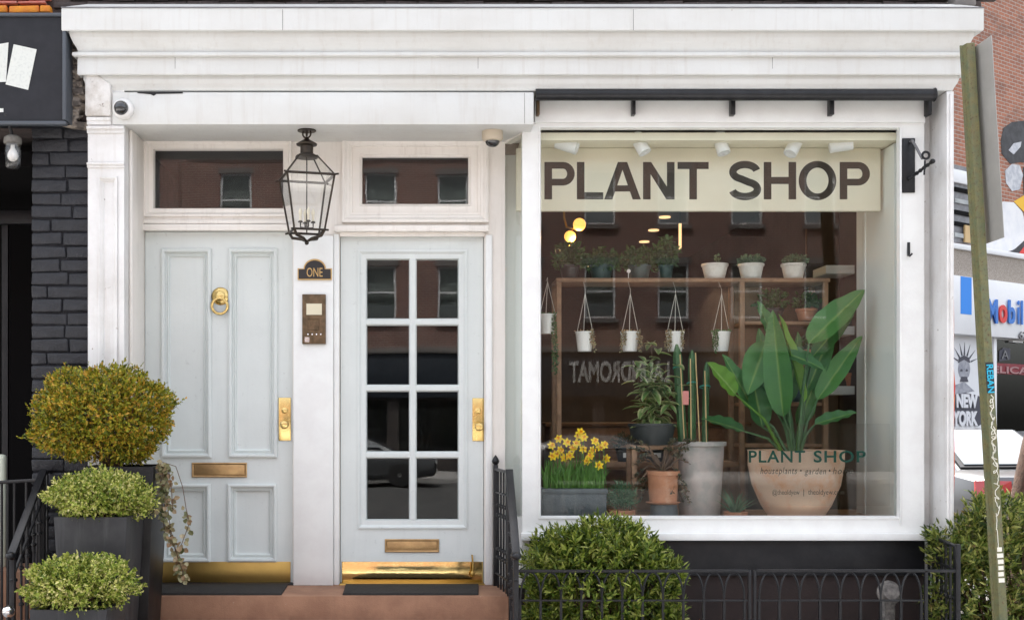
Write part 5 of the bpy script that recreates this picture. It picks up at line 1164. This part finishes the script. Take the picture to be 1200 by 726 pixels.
# variegated rubber plant in a dark pot on a crate
yv = .66; s_ = 1/S(yv); zb_ = Z(521, yv); c = Vector((X(764, yv), yv, zb_+.001))
cr = thing('crate_stand', (c.x, yv, ZP), 'dark wooden stand under the variegated plant', 'stand'); MB().box(c.x-.16, c.x+.16, yv-.12, yv+.12, zb_-.03, zb_).build('top', 'shelf_wood', cr, bevel=.004)
for a in (-1, 1):
    for b in (-1, 1): MB().box(c.x+a*.14-.018, c.x+a*.14+.018, yv+b*.10-.018, yv+b*.10+.018, ZP, zb_-.031).build('leg', 'shelf_wood', cr, bevel=.003)
t = thing('variegated_plant', c, 'upright plant with cream-edged green leaves in a dark pot left of the cacti', 'potted plant')
tapered_pot(t, c, 22*s_, 27*s_, 25*s_, 'dark_pot')
vl = MB(); 
def leafgrid(L_, W_, fold, droop, nu=8, nv=4, prof=lambda f: math.sin(math.pi*min(1, f**.8*1.0))**.75, wave=0):
    mb = MB(); mb.uv = []
    for i in range(nu+1):
        f_ = i/nu; ww = W_*prof(f_) if 0 < i < nu else W_*.02
        for j in range(nv+1):
            q = j/nv-.5; mb.v.append((q*2*ww*.5*2*.5, L_*f_, abs(q)*2*ww*fold-droop*L_*f_*f_+wave*math.sin(f_*23)*abs(q)*2)); mb.uv.append((j/nv, f_))
    for i in range(nu):
        for j in range(nv): a_ = i*(nv+1)+j; mb.f.append((a_, a_+1, a_+nv+2, a_+nv+1))
    return mb
r = random.Random(77); vme = None; stems = MB()
stem_top = [P(748, 425, yv), P(764, 404, yv), P(780, 428, yv), P(760, 448, yv), P(788, 452, yv)]
for e in stem_top: stems.tube([Vector((c.x+r.uniform(-.03, .03), yv, Z(500, yv))), Vector((e.x, e.y, (e.z+Z(500, yv))/2)), e], [.006, .005, .004], 6)
stems.build('stems', 'twig', t)
for k in range(210):
    e = r.choice(stem_top); f_ = r.uniform(-.02, 1); p = e.lerp(Vector((c.x, yv, Z(502, yv))), f_)+Vector((r.uniform(-.05, .05), r.uniform(-.06, .02), 0))
    az = r.uniform(0, 6.283); d_ = Vector((math.cos(az), math.sin(az)*.8-.35, r.uniform(-.55, .5))).normalized()
    mx4 = Matrix.Translation(p)@d_.to_track_quat('Y', 'Z').to_matrix().to_4x4()@Matrix.Diagonal((1, 1, 1, 1))
    mx4 = mx4@Matrix.Scale(r.uniform(.75, 1.2), 4)
    if vme is None: o = leafgrid(.12, .054, .25, .25).build('leaf', 'variegated_leaf', t, smooth=True); vme = o.data; o.matrix_basis = mx4; EFF[o] = mx4
    else: place('leaf', vme, t, mx4)
# nursery pots with white labels on the low board
for i, (px, lab) in enumerate(((733, 'black nursery pot with white label beside the daffodils'), (767, 'black nursery pot with white label under the variegated plant'))):
    y_ = ysh+.10; zz_ = Z(541, ysh)+.001; c = Vector((X(px, y_), y_, zz_)); t = thing('nursery_pot', c, lab, 'potted plant', 'nursery pots on the low board'); tapered_pot(t, c, .055, .07, .10, 'dark_pot')
    MB().box(c.x-.03, c.x+.03, y_-.082, y_-.078, zz_+.03, zz_+.065).build('label_card', 'plastic_white', t); bush('foliage', t, 'jade_leaf', c+Vector((0, 0, .14)), (.08, .06, .05), 60, 5, .03, .012, i+1.5, sprig=.04)
# aloe in small pot
t, c = display_pot(862, .40, 26, 599, 'terracotta', 'small spiky aloe in a terracotta dish right of the grey pot', None, 0, 0, 0, 0, 0, 0, nm='aloe_pot')
lv = MB(); r = random.Random(5)
for k in range(34):
    a = r.uniform(0, 6.283); b = c+Vector((0, 0, .03)); tip = b+Vector((math.cos(a)*r.uniform(.03, .12), math.sin(a)*.07, r.uniform(.08, .22))); blade(lv, b+rv(r)*.015, tip, .006, Vector((math.cos(a)*.04, 0, -.03)))
lv.build('leaves', 'blue_leaf', t)
# bird-of-paradise in the big pale terracotta pot
yb_ = .56; s_ = 1/S(yb_); hz_ = Z(527, yb_)-ZP; c = Vector((X(932.5, yb_), yb_, ZP)); t = thing('strelitzia_pot', c, 'bird of paradise plant with huge leaves in a big pale terracotta pot', 'potted plant')
MB().lathe([(31*s_, 0), (40*s_, hz_*.18), (50*s_, hz_*.48), (54.5*s_, hz_*.78), (54.5*s_, hz_*.97), (55*s_, hz_), (51*s_, hz_), (50*s_, hz_-.04), (0, hz_-.041)], c, 40).build('pot', 'pale_terracotta', t, smooth=True)
def pbf(f): return math.sin(math.pi*(f**.72))**.7
def bigleaf(base, tip, width, nrm, bow, m='strelitzia_leaf', fold=.18, stem=True, yb0=.0, yt=.0, pr_=pbf):
    b, e = P(*base, yb_+yb0), P(*tip, yb_+yt); d_ = e-b; L_ = d_.length
    mb = leafgrid(L_, width, fold, bow, 26, 6, pr_, wave=.006); y_ax = d_.normalized(); n_ = Vector(nrm); x_ax = y_ax.cross(n_).normalized(); z_ax = x_ax.cross(y_ax)
    mx4 = Matrix.Translation(b)@Matrix((x_ax, y_ax, z_ax)).transposed().to_4x4()
    mb.build('leaf', m, t, smooth=True, M4=mx4)
    if stem:
        s0 = Vector((c.x+(b.x-c.x)*.18, yb_+.0, ZP+hz_-.05)); md = s0.lerp(b, .55)+Vector(((b.x-s0.x)*-.12, 0, .03)); MB().tube([s0, md, b], [.013, .010, .006], 8).build('leaf_stem', 'grass_leaf' if m == 'lime_leaf' else 'cactus', t, smooth=True)
bigleaf((948, 402), (1013, 338), 0.202, (-.45, -1, .55), .02, yb0=-.05, yt=.0)
bigleaf((952, 418), (1004, 356), 0.130, (-.4, -1, .2), .05, yb0=.04, yt=.1)
bigleaf((918, 488), (905, 363), 0.189, (-.5, -1, .1), .02, fold=.3, yb0=-.02, yt=-.05)
bigleaf((941, 472), (911, 368), 0.081, (.7, -1, 0), -.02, 'lime_leaf', fold=.6, yb0=-.0, yt=.0)
bigleaf((898, 400), (876, 462), 0.208, (-.2, -1, .3), -.02, yb0=.05, yt=.02)
bigleaf((914, 412), (969, 427), 0.150, (.1, -.9, .8), .16, yb0=-.02, yt=-.08)
bigleaf((958, 468), (1010, 392), 0.150, (-.5, -1, .3), .03, yb0=.03, yt=.06)
bigleaf((862, 462), (830, 424), 0.163, (.3, -1, .6), .02, 'lime_leaf', yb0=-.03, yt=-.12)
bigleaf((955, 497), (1004, 481), 0.117, (.1, -.7, 1), .05, yb0=-.05, yt=-.1)
bigleaf((872, 505), (823, 488), 0.143, (.1, -.7, 1), .05, yb0=.02, yt=.0)
bigleaf((893, 500), (882, 440), 0.169, (.2, -1, .1), .03, yb0=.06, yt=.08)
bigleaf((905, 395), (888, 352), 0.104, (.4, -1, .1), .02, yb0=.1, yt=.12)
bigleaf((935, 500), (958, 440), 0.130, (.2, -1, .1), .02, yb0=.06, yt=.1)

bigleaf((908, 478), (889, 384), .15, (-.3, -1, .1), .03, yb0=.08, yt=.1)
bigleaf((924, 470), (937, 388), .13, (.4, -1, .1), .03, yb0=.09, yt=.12)
bigleaf((946, 458), (979, 376), .14, (-.2, -1, .2), .03, yb0=.08, yt=.12)
bigleaf((884, 482), (848, 414), .14, (.3, -1, .3), .03, yb0=.08, yt=.05)

# ================================================================== ACROSS THE SIDE STREET: STATION, BRICK BUILDING
A36 = R(36.07); DX = Vector((math.cos(A36), math.sin(A36), 0)); NV = Vector((math.sin(A36), -math.cos(A36), 0)); O0 = Vector((10.7, 15, 0))
def G(px, py, off=0):
    a = (px-VX)/F; o = O0+NV*off; t_ = (a*(D+o.y)-o.x)/(DX.x-a*DX.y); q = o+DX*t_
    return Vector((q.x, q.y, Z(py, q.y)))
def gz(py, px=1160): return G(px, py).z
def gt_(px, off=0): return (G(px, 0, off)-(O0+NV*off)).dot(DX)
def slab(t0, t1, z0, z1, f, b, nm, m, par, bevel=0):     # t along the facade, f/b: offset of front/back towards the viewer
    vs_ = [O0+DX*t_+NV*n_+Vector((0, 0, z)) for z in (z0, z1) for t_, n_ in ((t0, f), (t1, f), (t1, b), (t0, b))]
    return MB().add(vs_, [(0, 3, 2, 1), (4, 5, 6, 7), (0, 1, 5, 4), (1, 2, 6, 5), (2, 3, 7, 6), (3, 0, 4, 7)]).build(nm, m, par, bevel=bevel)
def patch(pts, off, nm, m, par, th=.004):
    f = [G(a, b, off) for a, b in pts]; b_ = [p-NV*th for p in f]; n_ = len(f)
    return MB().add(f+b_, [tuple(range(n_)), tuple(range(2*n_-1, n_-1, -1))]+[(i, i+n_, (i+1) % n_+n_, (i+1) % n_) for i in range(n_)]).build(nm, m, par, recalc=True)
zst, zs1, zs0 = 4.82, 4.325, 3.245
GS = thing('station_building', O0+DX*3, 'white gas station shop with blue and red lettering across the side street', 'building')
slab(-3.5, 12, -.14, zs0, -.12, -4, 'wall', 'station_white', GS)
slab(-3.5, 12, zs1-.01, zst, -.02, -4, 'stucco_band', 'stucco', GS)
slab(-3.55, 12.1, zst, zst+.10, .03, -4, 'coping', 'station_white', GS, .01)
slab(-3.5, 12, zs0, zs1-.012, .10, -.5, 'sign_band', 'station_white', GS, .01)
slab(gt_(1119.5), gt_(1132.3), gz(368.5, 1126), zs1-.02, .106, .101, 'blue_panel', 'bright_blue', GS)
def gtext(s_, px0, px1, py0, py1, off, m, par, bold=.02, nm='sign_letter'):
    a, b = G(px0, py1, off), G(px1, py1, off); return text(nm, s_, m, par, a, DX, (0, 0, 1), (b-a).length, G(px0, py0, off).z-a.z, bold=bold, ext=.01)
gtext('M', 1156.5, 1168.5, 349.5, 378, .125, 'mobil_blue', GS, .03)
gtext('o', 1170, 1179.5, 356.5, 378, .125, 'mobil_red', GS, .03); gtext('b', 1181, 1189, 351, 379, .125, 'mobil_blue', GS, .03); gtext('i', 1192, 1194, 352, 379.5, .125, 'mobil_blue', GS, .01); gtext('l', 1196, 1198, 352, 380, .125, 'mobil_blue', GS, .01)
gtext('62', 1193.5, 1203, 388, 396.5, .11, 'metal_grey', GS, .0, 'number')
# storefront glazing
slab(gt_(1170), 8, 1.45, zs0-.03, -.10, -.115, 'shop_glass', 'far_glass', GS)
slab(gt_(1169), 8, 1.42, zs0-.02, -.121, -.125, 'shop_dark', 'void_black', GS) if 0 else None
slab(gt_(1166.2), gt_(1169.6), -.1, zs0, -.02, -.13, 'mullion', 'station_white', GS, .01)
slab(-3.5, 12, -.1, 1.44, -.05, -.13, 'stall_riser', 'metal_grey', GS)
slab(gt_(1170), 8, 1.45, zs0-.02, -.117, -.119, 'shop_unlit_sheet', 'void_black', GS)  # black sheet close behind the glass in place of an unlit interior
slab(gt_(1170), 3.2, gz(438, 1185), gz(425.5, 1185), -.088, -.098, 'red_banner', 'banner_red', GS)
gtext('DELICATESSEN', 1150, 1252, 427.5, 436, -.086, 'banner_text', GS, .02, 'banner_lettering')
patch([(1171, 411), (1176, 407), (1184, 408), (1184, 421), (1171, 423)], -.09, 'window_poster', 'poster_ink', GS); gtext('A', 1173, 1181, 410, 420, -.088, 'metal_grey', GS, .0, 'poster_mark')
slab(gt_(1188), gt_(1200), zs0-.06, zs0-.03, -.02, -.1, 'strip_light', 'fixture_white', GS)
# poster with crowned head and NEW YORK
po = thing('city_poster', G(1138, 497, -.1), 'white poster with crowned head and words NEW YORK on the station wall', 'poster')
patch([(1119-9, 394), (1156, 396), (1156, 506), (1119-9, 506)], -.11, 'sheet', 'poster_white', po)
hc = (1130, 432)
patch([(hc[0]+7*math.cos(R(a)), hc[1]+13*math.sin(R(a))) for a in range(0, 360, 20)], -.105, 'head', 'poster_grey', po)
patch([(1123, 425), (1124, 419), (1130, 416), (1136, 419), (1137, 425), (1130, 421)], -.10, 'crown_band', 'poster_ink', po)
patch([(1125, 434), (1127, 432), (1128.5, 434), (1127, 435)], -.10, 'eye', 'poster_ink', po); patch([(1131.5, 434), (1133, 432), (1135, 434), (1133, 435)], -.10, 'eye', 'poster_ink', po)
patch([(1127, 441), (1133, 441), (1135, 447), (1125, 447)], -.10, 'chin', 'poster_ink', po)
for a in (-158, -132, -108, -88, -65, -40, -15):
    ca, sa = math.cos(R(a)), math.sin(R(a)); b0 = (hc[0]+8*ca, hc[1]-6+10*sa); e0 = (hc[0]+17*ca, hc[1]-6+25*sa)
    patch([(b0[0]-sa*.9, b0[1]+ca*.9), (e0[0], e0[1]), (b0[0]+sa*.9, b0[1]-ca*.9)], -.104, 'crown_ray', 'poster_ink', po)
patch([(1119, 451), (1130, 447), (1142, 458), (1119, 462)], -.104, 'robe', 'poster_grey', po)
patch([(1110, 455), (1146, 463), (1155, 470), (1155, 494), (1146, 499), (1110, 495)], -.106, 'block', 'poster_ink', po)
gtext('NEW', 1120, 1145, 461, 477.5, -.098, 'poster_white', po, .05, 'poster_word'); gtext('YORK', 1115.5, 1145, 481, 499, -.098, 'poster_white', po, .05, 'poster_word')
# brick building above
BB = thing('mural_building', O0+DX*3-NV*1.2, 'red brick building with painted mural patches rising behind the station', 'building')
slab(-3.5, 14, 0, 16, -.6, -8, 'wall', 'red_brick', BB)
o_ = -.59
patch([(1176+0, 150), (1186, 143), (1204, 141), (1215, 150), (1215, 192), (1196, 190), (1184, 192), (1174, 180), (1173, 165)], o_, 'mural_patch', 'mural_black', BB)
patch([(1182, 176), (1188, 168), (1197, 166), (1196, 172), (1188, 181)], o_+.006, 'mural_patch', 'mural_grey', BB)
patch([(1178, 200), (1186, 192), (1195, 194), (1199, 205), (1195, 222), (1186, 224), (1179, 214)], o_, 'mural_patch', 'mural_grey', BB)
patch([(1199, 196), (1215, 193), (1215, 236), (1200, 228)], o_+.003, 'mural_patch', 'mural_black', BB)
patch([(1188, 236), (1200, 229), (1215, 231), (1215, 258), (1200, 248)], o_+.006, 'mural_patch', 'mural_yellow', BB)
patch([(1150, 292), (1152, 262), (1160, 245), (1176, 236), (1188, 237), (1198, 248), (1203, 268), (1200, 283), (1190, 292), (1176, 296)], o_+.003, 'mural_patch', 'mural_white', BB)
patch([(1178, 298), (1190, 291), (1200, 282), (1215, 280), (1215, 305), (1178, 301)], o_+.004, 'mural_patch', 'mural_black', BB)
patch([(1194, 297), (1200, 289), (1215, 286), (1215, 305), (1195, 303)], o_+.007, 'mural_patch', 'mural_red', BB)
bw_ = slab(gt_(1112, o_), gt_(1136, o_), gz(196, 1124)-.1, gz(180, 1124)-.1, o_+.08, -.7, 'window_lintel', 'station_white', BB, .01)
wz0, wz1 = G(1124, 285, o_).z, G(1124, 195, o_).z
wdw = slab(gt_(1114, o_), gt_(1136, o_), wz0, wz1, -.56, -.62, 'window', 'metal_grey', BB)
for k in range(6): slab(gt_(1116, o_), gt_(1135, o_), wz0+.1+k*.22, wz0+.18+k*.22, -.53, -.56, 'louvre', 'curtain' if k % 3 == 0 else 'void_black', wdw)
slab(gt_(1126, o_), gt_(1134, o_), wz0+.02, wz0+.35, -.50, -.535, 'board', 'bamboo', wdw)

# ================================================================== PARKED CARS AND TREE
def sedan(name, loc, rz, label, body, group=None, tall=1.0, cat='car'):
    t = thing(name, loc, label, cat, group); Mx = Matrix.Translation(loc)@Matrix.Rotation(rz, 4, 'Z')@Matrix.Diagonal((1.05, 1.05, tall, 1))
    # local: x along the car (rear = -x), y width, z up
    st = [(-2.35, .45, .80, .62), (-2.30, .32, .98, .74), (-1.9, .26, 1.04, .84), (-1.2, .22, 1.02, .90), (0, .2, .98, .91), (1.1, .2, .96, .90), (1.9, .24, .86, .84), (2.28, .30, .72, .72), (2.36, .42, .60, .60)]
    mb = MB(); rows = []
    for x, z0, z1, hw_ in st:
        prf_ = [(-hw_*.9, z0), (-hw_, z0+.12), (-hw_, (z0+z1)/2+.05), (-hw_*.96, z1-.06), (-hw_*.80, z1), (hw_*.80, z1), (hw_*.96, z1-.06), (hw_, (z0+z1)/2+.05), (hw_, z0+.12), (hw_*.9, z0)]
        rows.append(len(mb.v)); mb.v += [(x, y_, z) for y_, z in prf_]
    k = 10
    for i in range(len(st)-1):
        for j in range(k): mb.f.append((rows[i]+j, rows[i]+(j+1) % k, rows[i+1]+(j+1) % k, rows[i+1]+j))
    mb.f.append(tuple(range(k))); mb.f.append(tuple(rows[-1]+j for j in reversed(range(k))))
    mb.build('body', body, t, smooth=True, M4=Mx, bevel=.01)
    def quadp(nm, m, pts, th=.012):
        ps = [Vector(p) for p in pts]; nrm = (ps[1]-ps[0]).cross(ps[2]-ps[0]).normalized()
        MB().add([p for p in ps]+[p-nrm*th for p in ps], [(0, 1, 2, 3), (7, 6, 5, 4), (0, 4, 5, 1), (1, 5, 6, 2), (2, 6, 7, 3), (3, 7, 4, 0)]).build(nm, m, t, M4=Mx, recalc=True)
    cab = MB(); cs_ = [(-1.85, 1.03, .70, 1.0), (-1.05, 1.42, .58, 1.0), (-.3, 1.47, .59, 1.0), (.35, 1.43, .58, 1.0), (1.25, .97, .70, 1.0)]
    for x, z1, hw_, z0 in cs_: cab.v += [(x, -.80 if z1 > 1.1 else -.74, .97), (x, -hw_, z1-.04 if z1 > 1.1 else z1), (x, -hw_*.88, z1), (x, hw_*.88, z1), (x, hw_, z1-.04 if z1 > 1.1 else z1), (x, .80 if z1 > 1.1 else .74, .97)]
    for i in range(4):
        for j in range(5): cab.f.append((i*6+j, i*6+j+1, i*6+6+j+1, i*6+6+j))
    cab.build('cabin', body, t, smooth=True, M4=Mx)
    quadp('window_trim', 'car_trim', [(-1.835, -.66, 1.055), (-1.835, .66, 1.055), (-1.065, .545, 1.434), (-1.065, -.545, 1.434)])
    quadp('rear_window', 'car_glass_paint', [(-1.81, -.60, 1.085), (-1.81, .60, 1.085), (-1.09, .50, 1.437), (-1.09, -.50, 1.437)])
    quadp('windscreen', 'car_glass_paint', [(1.22, .62, 1.01), (1.22, -.62, 1.01), (.38, -.5, 1.435), (.38, .5, 1.435)])
    for s_ in (-1, 1):
        quadp('side_window', 'car_glass_paint', [(-1.45, s_*.775, 1.05), (-.35, s_*.79, 1.05), (-.35, s_*.62, 1.41), (-1.0, s_*.625, 1.37)], .02*s_); quadp('side_window', 'car_glass_paint', [(-.28, s_*.79, 1.05), (1.0, s_*.775, 1.05), (.35, s_*.625, 1.37), (-.28, s_*.62, 1.41)], .02*s_)
        quadp('tail_light', 'tail_lamp', [(-2.345, s_*.80, .78), (-2.35, s_*.36, .80), (-2.34, s_*.36, .94), (-2.30, s_*.78, .95)], .02*s_)
        quadp('headlight', 'fixture_white', [(2.33, s_*.70, .62), (2.36, s_*.40, .60), (2.33, s_*.40, .72), (2.27, s_*.72, .74)], .02*s_)
        for x in (-1.42, 1.42):
            wc = Vector((x, s_*.80, .32)); rm = Matrix.Rotation(R(90), 4, 'X')
            tw = MB().lathe([(.20, -.1), (.30, -.1), (.32, -.07), (.32, .07), (.30, .1), (.20, .1)], wc, 24, rm).build('wheel', 'tyre', t, smooth=True, M4=Mx); EFF[tw] = Mx
            MB().lathe([(.0, -.105), (.19, -.09), (.205, -.1), (.205, .1), (.19, .09), (0, .105)], wc, 20, rm).build('rim', 'chrome', tw, smooth=True, M4=Mx)
    quadp('trunk_panel', 'car_trim', [(-2.36, -.34, .60), (-2.36, .34, .60), (-2.33, .34, .92), (-2.33, -.34, .92)])
    MB().box(-2.42, -2.33, -.72, .72, .38, .56).build('bumper', 'car_trim', t, bevel=.02, M4=Mx)
    quadp('plate', 'paper', [(-2.43, -.17, .62), (-2.43, .17, .62), (-2.43, .17, .74), (-2.43, -.17, .74)])
    return t
cpos = Vector((X(1150, 6.6)+.35, 6.6+2.4, -.141))
sedan('parked_car', cpos, R(90+8), 'silver car with reflective rear window and red tail lights behind the leaning signpost', 'car_silver', tall=1.17)
sedan('parked_car', Vector((4.6, -23.9, -.141)), 0, 'dark car parked across the street, only reflected in the window', 'car_dark')
sedan('parked_car', Vector((-2.2, -23.9, -.141)), 0, 'silver car parked across the street, only reflected in the window', 'car_silver')
# street tree
yT = 3.6; b0 = Vector((P(1196, 600, yT).x+.06, yT, -.14))
tr = thing('street_tree', b0, 'brown street tree trunk leaning right at the right edge', 'tree')
e1 = P(1216, 520, yT); e2 = P(1262, 380, yT)
MB().tube([b0, P(1203, 592, yT), e1, e2, e2+Vector((.5, .1, 1.2)), e2+Vector((.9, .2, 2.4))], [.20, .155, .135, .12, .09, .05], 14).build('trunk', 'bark', tr, smooth=True)
r = random.Random(2); cb = MB()
for k in range(26):
    s0 = e2+Vector((.3+.5*r.random(), .1, .6+1.7*r.random())); d_ = (rv(r)+Vector((.4, 0, .8))).normalized(); l_ = r.uniform(.6, 1.4)
    cb.tube([s0, s0+d_*l_*.5+rv(r)*.1, s0+d_*l_], [.03, .018, .006], 5)
cb.build('crown', 'bark', tr)

# ================================================================== STREET OPPOSITE (seen only in the glass)
yO = -30
OB = thing('opposite_building', (2, yO, 0), 'brick row house across the street, only reflected in the window', 'building')
wins = [(-6.2+i*2.35, z) for i in range(9) for z in (4.9, 7.9)]
whole = [(x-.5, x+.5, z, z+1.75) for x, z in wins]
MB().holes(-8, 16, 4.0, 11, whole, yO, yO-.25).build('wall', 'street_brick', OB)
for a, b, c_, d_ in whole:
    w_ = MB().holes(a, b, c_, d_, [(a+.07, b-.07, c_+.07, (c_+d_)/2-.03), (a+.07, b-.07, (c_+d_)/2+.03, d_-.07)], yO-.06, yO-.12).build('window', 'station_white', OB)
    box('pane', 'clear_far_glass', w_, a+.06, b-.06, yO-.10, yO-.09, c_+.06, d_-.06); box('blind', 'curtain', w_, a, b, yO-.20, yO-.18, c_+.5, d_)
    box('sill', 'cornice_grey', w_, a-.08, b+.08, yO-.02, yO+.10, c_-.14, c_-.001); box('lintel', 'cornice_grey', w_, a-.08, b+.08, yO-.01, yO+.04, d_+.001, d_+.2)
MB().box(-8, 16, yO-.1, yO+.45, 11.001, 11.6).build('cornice', 'cornice_grey', OB, bevel=.05)
MB().box(-8, 16, yO-.3, yO-.05, 0, 2.4).build('shop_base', 'shop_brown', OB); MB().box(-8, 16, yO-.2, yO+.12, 2.401, 3.8).build('fascia', 'laundromat_board', OB, bevel=.02); MB().box(-8, 16, yO-.2, yO+.2, 3.801, 4.0).build('string_course', 'cornice_grey', OB, bevel=.02)
text('sign_lettering', 'LAUNDROMAT', 'laundromat_letter', OB, (7.75, yO+.13, 2.85), (-1, 0, 0), (0, 0, 1), 3.2, .68, bold=.03, ext=.02)
for k in range(7): MB().box(-7.5+k*3.3, -4.6+k*3.3, yO-.06, yO-.045, .5, 2.3).build('shop_glass', 'far_glass', OB)
OC = thing('opposite_house', (-14, yO, 0), 'second brick row house across the street, only reflected in the door glass', 'building')
whole = [(-14.5+i*2.3-.45, -14.5+i*2.3+.45, z, z+1.8) for i in range(3) for z in (1.4, 4.6, 7.2)]
MB().holes(-17, -8.05, 0, 11, whole, yO-.1, yO-.4).build('wall', 'street_brick', OC)
for a, b, c_, d_ in whole:
    w_ = MB().holes(a, b, c_, d_, [(a+.07, b-.07, c_+.07, d_-.07)], yO-.16, yO-.22).build('window', 'station_white', OC); box('pane', 'clear_far_glass', w_, a+.06, b-.06, yO-.20, yO-.19, c_+.06, d_-.06); box('blind', 'curtain', w_, a, b, yO-.30, yO-.28, c_+.4, d_)
MB().box(-17, -8.05, yO-.2, yO+.3, 11.001, 11.5).build('cornice', 'cornice_grey', OC, bevel=.05)
